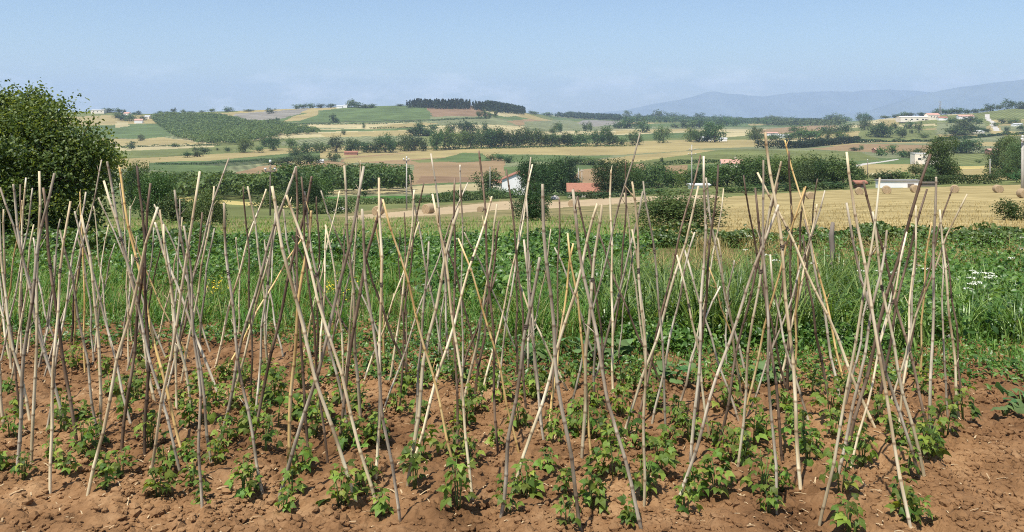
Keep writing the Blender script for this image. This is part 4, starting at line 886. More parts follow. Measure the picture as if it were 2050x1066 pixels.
# ------------------------------------------------------------------ big tree at the left
def big_tree():
    rg = np.random.default_rng(91); base = ground(70, 488); Y = base[1]; k = Y/F
    e = obj('broadleaf_tree', None, None, tuple(base)); tag(e, "big dense broadleaf tree filling the left edge", 'tree')
    mb = MB(); mb.tube([(0,0,-0.3),(0.05,0.05,0.8),(0.0,0.1,1.8),(0.15,0.1,3.4)], [0.24,0.19,0.16,0.08], 10)
    blobs = []
    def at(px, py, dy=0.0): return np.array([(px-70)*k, dy, (488-py)*k])
    spec = [(-110,330,95,0),(-60,260,95,.5),(-10,300,85,-.8),(-40,400,90,-.6),(40,370,90,-1.0),(10,215,58,.3),(60,210,52,.2),(110,215,48,0),(60,280,85,.0),(120,290,75,-.4),(160,260,48,.2),(150,340,70,-.5),(190,300,48,0),(205,265,34,.2),(200,350,45,-.2),(110,410,70,-.8),(170,410,50,-.4),(30,450,60,-1.0),(90,455,60,-.8),(150,455,45,-.5),(-100,430,80,0),(60,330,95,1.2),(130,330,80,1.2),(-60,330,100,1.4),(220,285,22,.1),(225,335,24,0),(20,185,26,.2),(75,183,24,.2),(105,190,18,.1),(-30,195,50,.4),(150,215,24,.1),(190,235,20,.1),(215,410,30,0)]
    for (x, y, r, dy) in spec:
        c = at(x-16, y+18, dy); rr = r*k*0.86
        blobs.append((c, (rr, rr*1.05, rr*0.85)))
        st = np.array([0.05, 0.1, 1.2+1.4*rg.random()]); mid = (st+c)/2+rg.normal(size=3)*0.12
        mb.tube([st, mid, c], [0.07, 0.04, 0.012], 6)
    obj('trunk', mb.mesh('trunk', M['bark'], True), e)
    nc = 560; C, CN = crown_pts(blobs, nc, rg, 0.84); per = 92
    sz = 0.13+0.12*rg.random(nc); P = np.repeat(C, per, 0)+rg.normal(size=(nc*per, 3))*np.repeat(sz, per)[:, None]*np.array([1, 1, 0.7])
    N = np.repeat(CN, per, 0)*0.6+rg.normal(size=P.shape)*0.7+np.array([0, 0, 0.35]); ct = np.repeat(rg.random(nc), per)
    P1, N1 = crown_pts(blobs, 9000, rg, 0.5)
    P2, N2 = crown_pts(blobs, 900, rg, 1.0); tw = unit(N2+np.array([0, 0, 0.5]))*0.10; P2 = np.repeat(P2, 6, 0)+np.repeat(tw, 6, 0)*np.tile(np.linspace(-0.6, 3.2, 6), len(N2))[:, None]+rg.normal(size=(len(P2)*6, 3))*0.035
    N2 = np.repeat(N2, 6, 0)+rg.normal(size=(len(P2), 3))*0.8
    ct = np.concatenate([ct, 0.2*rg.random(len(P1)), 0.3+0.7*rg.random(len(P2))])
    P = np.concatenate([P, P1, P2]); N = np.concatenate([N, N1, N2]); kk = P[:, 2] > 0.25; P, N, ct = P[kk], N[kk], ct[kk]
    V, polys, r = leaf_cloud(P, N, 0.085*(0.6+0.8*rg.random(len(P))), rg, 0.58, True)
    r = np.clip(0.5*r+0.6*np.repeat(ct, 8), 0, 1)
    obj('crown', mesh('crown', V, polys, M['t_big'], {'r': r}), e)
big_tree()

# ------------------------------------------------------------------ the plot: soil, clods, litter
BPX = np.array([-4000,-300, 0,  400, 600, 900, 1300,1700,2050,2400,6000], float)
BPY = np.array([  655, 655,655, 660, 690, 705, 735, 735, 745, 745, 745], float)
edge_Y = lambda px: plane_Y(np.interp(px, BPX, BPY))
def soil():
    xs = np.arange(-7.6, 7.6, 0.023); ys = np.concatenate([np.arange(2.6, 3.6, 0.05), np.arange(3.6, 6.2, 0.02), np.arange(6.2, 9.9, 0.03)])
    X, Y = np.meshgrid(xs, ys, indexing='ij'); z = -SLOPE*Y+0.0
    wx = X+0.05*vnoise(X*4, Y*4, 90); wy = Y+0.05*vnoise(X*4+7, Y*4, 91)
    rows = 0.022*np.sin(X*2*math.pi/0.62+0.5*vnoise(Y*0.6, X*0.2, 8)*3)
    z += rows+0.028*fbm(wx*1.7, wy*1.7, 1, 2)+0.026*np.abs(fbm(wx*7, wy*7, 2, 3))+0.020*np.abs(fbm(wx*17, wy*17, 3, 2))**1.3+0.006*fbm(X*42, Y*42, 4, 1)
    rough = np.clip(0.55+0.6*vnoise(X*0.9, Y*0.9, 6), 0.15, 1); z += rough*0.020*np.maximum(0, fbm(wx*12, wy*12, 9, 2))
    V = np.stack([X, Y, z], -1).reshape(-1, 3); nr = len(ys)
    i, j = np.meshgrid(np.arange(len(xs)-1), np.arange(nr-1), indexing='ij'); q = np.stack([i*nr+j, (i+1)*nr+j, (i+1)*nr+j+1, i*nr+j+1], -1).reshape(-1, 4)
    tag(obj('ground', mesh('ground', V, q, M['soil'], smooth=False)), kind='structure')
    return xs, ys, z
SXS, SYS, SZ = soil()
def soil_z(X, Y):
    X = np.asarray(X, float); Y = np.asarray(Y, float)
    i = np.clip(np.searchsorted(SXS, X)-1, 0, len(SXS)-1); j = np.clip(np.searchsorted(SYS, Y)-1, 0, len(SYS)-1)
    inside = (Y < 9.85) & (np.abs(X) < 7.55) & (Y > 2.65)
    return np.where(inside, SZ[i, j], z_at(X, Y))
def clods(n, rg):
    ico = np.array([(0,0,1),(.894,0,.447),(.276,.851,.447),(-.724,.526,.447),(-.724,-.526,.447),(.276,-.851,.447),(.724,.526,-.447),(-.276,.851,-.447),(-.894,0,-.447),(-.276,-.851,-.447),(.724,-.526,-.447),(0,0,-1)])
    ft = np.array([(0,1,2),(0,2,3),(0,3,4),(0,4,5),(0,5,1),(1,6,2),(2,7,3),(3,8,4),(4,9,5),(5,10,1),(2,6,7),(3,7,8),(4,8,9),(5,9,10),(1,10,6),(6,11,7),(7,11,8),(8,11,9),(9,11,10),(10,11,6)])
    Y = 3.4+5.8*rg.random(n)**1.2; X = (rg.random(n)*2-1)*Y*0.72; k = (Y < edge_Y(CX+F*X/Y)+0.2) & (rg.random(n) < np.clip(0.6+0.7*fbm(X*1.1, Y*1.1, 44, 3), 0.28, 1)); X, Y = X[k], Y[k]; n = len(X)
    s = 0.006+0.014*rg.random(n)**2.5+0.024*rg.random(n)**12
    V = ico[None]*(0.7+0.5*rg.random((n, 12, 1)))*s[:, None, None]*np.stack([0.8+0.7*rg.random(n), 0.8+0.7*rg.random(n), 0.55+0.4*rg.random(n)], -1)[:, None, :]
    a = rg.random(n)*6.28; ca, sa = np.cos(a)[:, None], np.sin(a)[:, None]; V = np.stack([V[..., 0]*ca-V[..., 1]*sa, V[..., 0]*sa+V[..., 1]*ca, V[..., 2]], -1)
    V += np.stack([X, Y, soil_z(X, Y)+s*0.15], -1)[:, None, :]
    f = (np.arange(n)[:, None, None]*12+ft[None]).reshape(-1, 3)
    tag(obj('dirt', mesh('dirt', V.reshape(-1, 3), f, M['clod'])), "loose reddish clods over the tilled soil", 'soil clods', None, 'stuff')
clods(56000, np.random.default_rng(5))
def litter(n, rg):
    Y = 3.4+5*rg.random(n)**1.2; X = (rg.random(n)*2-1)*Y*0.72; a = rg.random(n)*6.28; L = 0.008+0.03*rg.random(n)**2; w = 0.002+0.003*rg.random(n)
    d = np.stack([np.cos(a), np.sin(a), 0.25*rg.normal(size=n)], -1); sd = np.stack([-np.sin(a), np.cos(a), 0*a], -1); C = np.stack([X, Y, soil_z(X, Y)+0.008], -1)
    up = np.array([0, 0, 0.004])
    V = np.stack([C-d*L[:, None]-sd*w[:, None], C-d*L[:, None]+sd*w[:, None], C+up+sd*w[:, None], C+up-sd*w[:, None], C+d*L[:, None]+sd*w[:, None], C+d*L[:, None]-sd*w[:, None]], 1)
    i = np.arange(n)[:, None]*6; q = np.concatenate([i+np.array([[0,3,2,1]]), i+np.array([[3,5,4,2]])])
    tag(obj('litter', mesh('litter', V.reshape(-1, 3), q, M['straw_bit'])), "dry straw bits scattered on the soil", 'straw litter', None, 'stuff')
litter(1700, np.random.default_rng(6))

# ------------------------------------------------------------------ grass, weeds, brambles behind the plot
def scatter(n, rg, px0, px1, Y0, Y1, dens=None, power=1.0):
    Y = Y0+(Y1-Y0)*rg.random(n)**power; px = px0+(px1-px0)*rg.random(n); X = (px-CX)*Y/F
    k = Y > edge_Y(px)+rg.normal(size=n)*0.35
    if dens is not None: k &= rg.random(n) < dens(px, Y, X)
    return X[k], Y[k], px[k]
def on(X, Y): return np.stack([X, Y, soil_z(X, Y)], -1)
rgv = np.random.default_rng(17)
# short grass over the verge
parts = []
X, Y, px = scatter(46000, rgv, -350, 2400, 7.6, 21, power=1.35)
h = (0.10+0.16*rgv.random(len(X)))*(0.7+0.5*np.clip((Y-8)/4, 0, 1)); parts.append(blades(on(X, Y), rgv.random(len(X))*6.28, h, 0.3+0.8*rgv.random(len(X)), 0.008+0.006*rgv.random(len(X)), rgv, 2))
V, P, r = join(parts); r = r*0.86
tag(obj('grass', mesh('grass', V, P, M['grass'], {'r': r})), "short green grass behind the bean plot", 'grass', None, 'stuff')
# meadow tufts and dry grass farther off
X, Y, px = scatter(24000, rgv, -350, 1480, 21, 62, power=1.6)
k = px < 1330+rgv.normal(size=len(px))*25; X, Y = X[k], Y[k]
V, P, r = blades(on(X, Y), rgv.random(len(X))*6.28, 0.12+0.22*rgv.random(len(X)), 0.4+0.6*rgv.random(len(X)), 0.02+0.02*rgv.random(len(X)), rgv, 2)
tag(obj('grass', mesh('grass', V, P, M['grass'], {'r': np.clip(0.25+r*0.75, 0, 1)})), "rough olive meadow grass in the middle distance", 'grass', None, 'stuff')
X, Y, px = scatter(17000, rgv, 1280, 2500, 22, 75, power=1.5)
V, P, r = blades(on(X, Y), rgv.random(len(X))*6.28, 0.09+0.14*rgv.random(len(X)), 0.3+0.4*rgv.random(len(X)), 0.018+0.02*rgv.random(len(X)), rgv, 2)
tag(obj('grass', mesh('grass', V, P, M['drygrass'], {'r': r*0.75})), "golden dry hay stubble covering the right-hand field", 'stubble', None, 'stuff')
# tall arching grass: clumps
def tall_grass(spots, name, label, mat, rg, per=70, hh=(0.55, 0.95), w=0.016):
    Pp = []; n = len(spots)
    C = np.repeat(on(spots[:, 0], spots[:, 1]), per, 0)+np.concatenate([rg.normal(size=(n*per, 2))*0.10, np.zeros((n*per, 1))], 1)
    H = hh[0]+(hh[1]-hh[0])*rg.random(n*per); V, P, r = blades(C, rg.random(n*per)*6.28, H, 0.25+0.75*rg.random(n*per), w*(0.7+0.7*rg.random(n*per)), rg, 5)
    tag(obj(name, mesh(name, V, P, M[mat], {'r': r})), label, 'tall grass', None, 'stuff')
rs = np.random.default_rng(23)
def spots(n, px0, px1, y0, y1):
    px = px0+(px1-px0)*rs.random(n); Y = plane_Y(y0)+(plane_Y(y1)-plane_Y(y0))*rs.random(n); return np.stack([(px-CX)*Y/F, Y], -1)
tall_grass(spots(120, 1180, 1760, 700, 585), 'grass', "tall arching broad-bladed grass behind the right-hand canes", 'reed', rs, 44, (0.35, 0.95), 0.024)
tall_grass(spots(60, 1000, 1260, 690, 590), 'grass', "medium green grass behind the central canes", 'grass', rs, 60, (0.3, 0.6), 0.012)
tall_grass(spots(80, 1750, 2200, 700, 590), 'grass', "dense green grass behind the plot's right corner", 'reed', rs, 50, (0.25, 0.6), 0.020)
tall_grass(spots(210, -150, 1000, 668, 530), 'grass', "bright green grass behind the left-hand canes", 'grass', rs, 55, (0.2, 0.5), 0.012)
tall_grass(spots(70, 1300, 2200, 570, 500), 'grass', "seeding grey-green grass in front of the bramble hedge", 'drygrass', rs, 45, (0.3, 0.6), 0.010)
# broad-leaved weeds
def weeds(n, px0, px1, y0, y1, h, ls, mat, label, rg, per=34, spread=0.14):
    px = px0+(px1-px0)*rg.random(n); Y = plane_Y(y0)+(plane_Y(y1)-plane_Y(y0))*rg.random(n); X = (px-CX)*Y/F
    C = np.repeat(on(X, Y), per, 0); H = np.repeat(h*(0.5+0.7*rg.random(n)), per); t = rg.random(n*per)
    sp = np.repeat(spread*(0.7+0.6*rg.random(n)), per)
    P = C+np.stack([rg.normal(size=n*per)*sp*(0.5+0.6*t), rg.normal(size=n*per)*sp*(0.5+0.6*t), H*(0.12+0.88*t)], -1)
    N = rg.normal(size=(n*per, 3))*0.55+np.array([-0.1, -0.15, 0.9])
    V, pl, r = leaf_cloud(P, N, ls*(0.6+0.8*rg.random(n*per)), rg, 0.5, True)
    r = np.clip(0.55*r+0.5*np.repeat(np.repeat(rg.random(n), per), 8), 0, 1)
    tag(obj('weeds', mesh('weeds', V, pl, M[mat], {'r': r})), label, 'weeds', None, 'stuff')
rw = np.random.default_rng(41)
weeds(300, -250, 900, 585, 500, 0.46, 0.085, 'weed', "leafy dark green weeds behind the left-hand canes", rw, 48, 0.18)
weeds(300, 850, 1300, 640, 505, 0.5, 0.10, 'weed', "mixed leafy weeds behind the middle canes", rw, 34, 0.17)
weeds(330, 1700, 2300, 700, 540, 0.42, 0.085, 'weed', "lush nettle-like weeds at the plot's right corner", rw, 36, 0.17)
weeds(240, 1250, 1760, 712, 640, 0.26, 0.07, 'weed', "low leafy weeds at the foot of the tall grass", rw, 30, 0.16)
weeds(420, -250, 1250, 700, 640, 0.13, 0.05, 'weed', "low weeds along the back edge of the plot", rw, 16, 0.10)
weeds(620, 620, 2250, 775, 690, 0.11, 0.05, 'weed', "sparse weedlings creeping onto the soil", rw, 12, 0.10)
weeds(160, 1500, 2250, 560, 505, 0.55, 0.06, 'weed', "thin dark stalky weeds before the bramble hedge", rw, 30, 0.16)
# bramble bank
def bramble(px0, px1, Y0, Y1, h, label, rg, n, ls=0.10, mat='bramble'):
    px = px0+(px1-px0)*rg.random(n); Y = Y0+(Y1-Y0)*rg.random(n); X = (px-CX)*Y/F
    lump = 0.62+0.38*fbm(X*0.9, Y*0.9, 12, 3); u = rg.random(n)**0.55
    P = np.stack([X, Y, z_at(X, Y)+h*lump*u], -1)
    V, pl, r = leaf_cloud(P, rg.normal(size=(n, 3))*0.7+np.array([-0.1, -0.2, 0.8]), ls*(0.6+0.8*rg.random(n)), rg, 0.62, True)
    r = np.clip(0.7*r+0.3*(np.repeat(lump, 8)-0.3), 0, 1)
    tag(obj('hedge', mesh('hedge', V, pl, M[mat], {'r': r})), label, 'hedge', "bramble hedges behind the plot")
bramble(1270, 2500, 18.6, 21.0, 0.50, "long tangled bramble hedge along the golden field", rw, 22000, 0.11)
bramble(420, 1290, 16.2, 19.2, 0.46, "leafy dark bramble bank behind the middle canes", rw, 26000, 0.095)
bramble(-300, 430, 17.0, 21.0, 0.6, "shaded bramble bank under the big tree", rw, 8000, 0.13)
# flowers
def flower_plant(px, py, h, kind, label, rg, group):
    p = ground(px, py); p[2] = float(soil_z(p[0], p[1])); e = obj('umbellifer' if kind == 'white' else 'yellow_flower', None, None, tuple(p), (0, 0, rg.random()*6)); tag(e, label, 'flower', group)
    lean = rg.normal(size=2)*0.05*h
    obj('stem', MB().tube([(0,0,-0.02),(lean[0]*.4,lean[1]*.4,h*.5),(lean[0],lean[1],h)], [0.005,0.004,0.003], 5).mesh('stem', M['bean_stem']), e)
    n = 26 if kind == 'white' else 7; rad = 0.055 if kind == 'white' else 0.03
    a = rg.random(n)*6.28; rr = rad*np.sqrt(rg.random(n)); P = np.stack([lean[0]+rr*np.cos(a), lean[1]+rr*np.sin(a), h+0.012-rr*0.25+0*a], -1)
    if kind != 'white': P[:, 2] += rg.normal(size=n)*0.04
    V, pl, r = leaf_cloud(P, np.array([0, 0, 1])+rg.normal(size=(n, 3))*0.25, 0.022 if kind == 'white' else 0.022, rg, 0.9)
    obj('blossom', mesh('blossom', V, pl, M[kind], {'r': r}), e)
    n = 7; t = rg.random(n); P = np.stack([lean[0]*t+rg.normal(size=n)*0.05, lean[1]*t+rg.normal(size=n)*0.05, h*t*0.7], -1)
    V, pl, r = leaf_cloud(P, np.array([0, 0, .7])+rg.normal(size=(n, 3))*0.5, 0.09, rg, 0.4, True)
    obj('foliage', mesh('foliage', V, pl, M['weed'], {'r': r}), e)
rf = np.random.default_rng(77)
wh = sorted([(1492,505),(1532,535),(1560,536),(1634,537),(1730,560),(1752,572),(1790,575),(1842,566),(1856,560),(1940,590),(1948,578),(1955,600),(1962,585),(1968,570),(1975,594),(1982,582),(1990,600),(1935,604),(1950,610),(2040,505),(2035,530),(1204,478),(1500,470),(2046,480)])
for k, (x, y) in enumerate(wh): flower_plant(x, y+62, 0.52+0.12*rf.random(), 'white', f"white umbel flower among weeds, {ordinal(k+1)} white bloom from the left", rf, "white umbel flowers in the weeds")
yl = sorted([(x_, y_) for x_, y_ in zip(405+60*rf.random(9), 578+22*rf.random(9))]+[(x_, y_) for x_, y_ in zip(650+75*rf.random(14), 572+34*rf.random(14))])
for k, (x, y) in enumerate(yl): flower_plant(x, y+40, 0.34+0.08*rf.random(), 'yellow', f"small yellow wildflower behind the canes, {ordinal(k+1)} yellow bloom from the left", rf, "yellow wildflowers behind the canes")

# squash plants with large grey-green leaves
def squash_leaf_mesh(seed):
    rg = np.random.default_rng(seed); n = 14; a = np.linspace(-2.75, 2.75, n); rr = 1+0.10*np.cos(5*a)+0.05*rg.normal(size=n)
    rim = np.stack([rr*np.cos(a), rr*np.sin(a), 0.10*np.cos(3*a)+0.06*rg.normal(size=n)-0.12], -1); mid = rim*0.5; mid[:, 2] = 0.06+0.03*rg.normal(size=n)
    V = np.concatenate([[[0, 0, 0]], mid, rim]); t = [(0, 1+k, 2+k) for k in range(n-1)]; q = [(1+k, 1+n+k, 2+n+k, 2+k) for k in range(n-1)]
    return mesh('leaf', V, [np.array(q), np.array(t)], M['squash'], {'r': np.full(len(V), rg.random())}, True)
SQ = [squash_leaf_mesh(s) for s in range(4)]
def squash(px, py, nl, s, label, rg):
    s *= 0.8; p = ground(px, py); p[2] = float(soil_z(p[0], p[1])); e = obj('squash_plant', None, None, tuple(p)); tag(e, label, 'squash plant', "squash plants behind the bean rows")
    mb = MB()
    for k in range(nl):
        a = rg.random()*6.28; rd = s*(0.5+2.0*rg.random()); h = s*(0.9+1.6*rg.random()); c = (math.cos(a)*rd, math.sin(a)*rd, h)
        mb.tube([(0,0,0),(c[0]*.4, c[1]*.4, h*.65), c], [0.009,0.007,0.005], 5)
        z = s*(0.75+0.5*rg.random()); obj('leaf', SQ[k % 4], e, c, (rg.normal()*0.3-0.25*math.sin(a), rg.normal()*0.3+0.25*math.cos(a), a), (z, z, z))
    obj('stem', mb.mesh('stem', M['bean_stem'], True), e)
rq = np.random.default_rng(8)
for (x, y, nl, s, lab) in [(1075, 735, 9, .085, "squash plant with pale grey-green leaves left of the thick white cane"), (1190, 735, 12, .10, "large squash plant with broad leaves beside the thick white cane"), (1235, 715, 8, .10, "squash plant right of the thick white cane, half hidden in grass"),
    (1150, 712, 8, .10, "squash plant farthest back behind the middle canes"), (1350, 775, 7, .085, "squash plant with few pale leaves below the tall grass"), (1545, 770, 10, .085, "squash plant behind the thick front cane at the right"), (1500, 760, 6, .08, "small squash plant below the broad-bladed grass"),
    (2010, 838, 5, .075, "lone young squash plant on bare soil at far right"), (2045, 806, 6, .08, "young squash plant cut by the right edge"), (880, 735, 5, .07, "small squash seedling in the middle of the back row")]:
    squash(x, y, nl, s, lab, rq)

# ------------------------------------------------------------------ bean plants
def bean_leaf_mesh(seed):
    """three pointed leaflets on a stalk; leaf lies along +x"""
    rg = np.random.default_rng(seed); V = []; T = []; Q = []; n = 0
    for (ang, off, sc) in ((0, 0.30, 1.0), (1.25, 0.16, 0.88), (-1.25, 0.16, 0.88)):
        c, s = math.cos(ang), math.sin(ang); w = 0.40*sc; L = 0.92*sc; cur = 0.16+0.18*rg.random(); tw = rg.normal()*0.12
        prof = [(0, 0, 0), (0.10, .62, .03), (0.32, 1.0, .06), (0.62, .62, .02), (1.0, 0, -.16)]
        pts = [(0, 0, 0)]
        for (u, ww, z) in prof[1:4]:
            for sd in (1, 0, -1): pts.append((u*L-(0.05*L if sd and u < .2 else 0), sd*w*ww, (z*(1 if sd else 0.25)-cur*u*u)*sc+tw*sd*ww*w*0.5))
        pts.append((L, 0, -0.16-cur))
        P = np.array(pts); P = np.stack([P[:, 0]*c-P[:, 1]*s+off*1.0, P[:, 0]*s+P[:, 1]*c, P[:, 2]], -1); V.append(P)
        T += [(n, n+2, n+1), (n, n+3, n+2), (n+10, n+7, n+8), (n+10, n+8, n+9)]
        for b in (1, 4): Q += [(n+b, n+b+1, n+b+4, n+b+3), (n+b+1, n+b+2, n+b+5, n+b+4)]
        n += 11
    st = np.array([(-0.55, 0.02, -0.34), (-0.55, -0.02, -0.34), (0.0, 0.02, -0.03), (0.0, -0.02, -0.03), (0.32, 0.012, 0), (0.32, -0.012, 0)]); V.append(st)
    Q += [(n, n+1, n+3, n+2), (n+2, n+3, n+5, n+4)]
    V = np.concatenate(V); r = np.full(len(V), 0.15+0.7*rg.random())
    return mesh('leaf', V, [np.array(Q), np.array(T)], M['bean'], {'r': r}, True)
BL = [bean_leaf_mesh(s) for s in range(9)]
PAN = {'L1': (0, 666), 'L2': (480, 666), 'L3': (980, 666), 'L4': (1480, 666), 'U1': (0, 300), 'U2': (480, 300), 'U3': (980, 300), 'U4': (1480, 300)}
pz = lambda k, x, y: (PAN[k][0]+x/2.665, PAN[k][1]+y/2.665)
BEANS = {
'L1': [(125,795,110),(440,690,150),(500,640,110),(650,775,150),(560,875,80),(850,895,150),(800,632,130),(1030,822,110),(1000,692,100),(880,765,120),(1080,925,70),(1150,722,120),(1290,905,160),(1200,610,120),(1080,525,190),(60,575,120),(10,725,70),(450,470,90),(330,530,100),(400,215,100),(740,345,130),(670,480,80),(970,405,90),(40,355,100),(1175,245,90),(1300,300,110),(930,160,80),(750,175,90),(560,240,70),(590,360,80),(340,775,80),(90,425,80),(1340,500,120),(1230,430,110),(230,170,70),(60,150,70),(860,300,90),(1050,330,90)],
'L2': [(50,905,150),(540,965,170),(330,765,160),(280,905,140),(130,690,180),(200,570,180),(400,570,180),(760,995,70),(700,800,120),(730,605,120),(930,885,160),(980,700,160),(1165,965,190),(1220,725,130),(1200,505,140),(1370,600,100),(560,655,120),(640,455,110),(840,435,130),(760,255,110),(330,305,130),(190,405,140),(440,470,120),(960,485,110),(1250,430,120),(1310,310,110),(30,335,110),(240,985,40),(660,880,100),(880,345,100),(1000,240,90),(90,470,130),(300,480,120),(520,230,90),(140,250,90)],
'L3': [(100,985,120),(200,885,200),(310,765,130),(420,1055,140),(400,885,120),(560,925,150),(660,805,170),(820,905,170),(750,1035,80),(900,775,180),(1050,985,130),(1110,885,170),(1210,885,190),(1290,705,170),(770,625,180),(560,565,180),(460,535,130),(650,665,140),(1000,505,120),(60,405,140),(150,525,120),(340,545,120),(870,440,120),(700,440,120),(1130,310,100),(1350,685,120),(950,665,140),(1060,605,120),(560,405,120),(1380,350,110),(250,380,110),(450,330,110),(780,320,100)],
'L4': [(130,895,190),(160,1005,100),(240,865,120),(70,610,190),(330,650,180),(370,725,120),(480,490,180),(230,430,130),(540,900,190),(580,1075,190),(650,710,170),(880,1010,200),(960,1010,130),(900,790,120),(1000,710,160),(1030,680,120),(1100,570,160),(1200,490,120),(750,490,170),(700,350,120),(880,630,130),(800,340,110),(20,725,110),(380,380,110),(980,330,100),(560,330,100)],
}
rb = np.random.default_rng(55)
plants = []
for k, L in BEANS.items():
    for (a, b, w) in L:
        x, y = pz(k, a, b); plants.append((x, y, w/2.665))
for k in range(34):
    plants.append((60+1800*(k+rb.random())/34, 745+215*rb.random(), 34+26*rb.random()))
def bean_plant(x, y, wpx, label, group):
    p = ground(x, y); k = p[1]/F; w = max(0.09, wpx*k*(0.72+0.35*rb.random())); h = w*(0.9+0.5*rb.random())+0.04
    p[2] = float(soil_z(p[0], p[1])); e = obj('bean_plant', None, None, tuple(p), (0, 0, rb.random()*6.28)); tag(e, label, 'bean plant', group)
    big = wpx > 55
    nl = int(np.clip(9+w*80, 9, 27)); mb = MB()
    for s in range(3):
        a = rb.random()*6.28; mb.tube([(0.01*math.cos(a), 0.01*math.sin(a), -0.02), (0.25*w*math.cos(a)*.5, 0.25*w*math.sin(a)*.5, h*0.45), (0.3*w*math.cos(a), 0.3*w*math.sin(a), h*0.85)], [0.005, 0.004, 0.002], 5)
    obj('stem', mb.mesh('stem', M['bean_stem'], True), e)
    for i in range(nl):
        t = (i+0.5)/nl; a = i*2.4+rb.normal()*0.4; rd = w*0.46*math.sqrt(rb.random())*(1.05-0.45*t); z = h*(0.22+0.75*t)+rb.normal()*0.01
        s = (0.034+0.032*rb.random())*(1.12-0.35*t)*(1.0 if w > 0.15 else 0.8)
        obj('leaf', BL[int(rb.integers(0, 9))], e, (math.cos(a)*rd, math.sin(a)*rd, z), (rb.normal()*0.38, 0.18+rb.normal()*0.35, a+rb.normal()*0.3), (s, s, s))
def rowof(y): return 0 if y >= 965 else 1 if y >= 880 else 2 if y >= 800 else 3
ROWN = ["front row", "second row", "third row", "back rows"]
for rw_ in range(4):
    L = sorted([p for p in plants if rowof(p[1]) == rw_])
    for k, (x, y, w) in enumerate(L):
        sz = "bushy" if w > 60 else "small" if w < 36 else "leafy"
        bean_plant(x, y, w, f"{sz} green bean plant, {ordinal(k+1)} from the left among the {ROWN[rw_]} of plants", f"bean plants of the {ROWN[rw_]}")

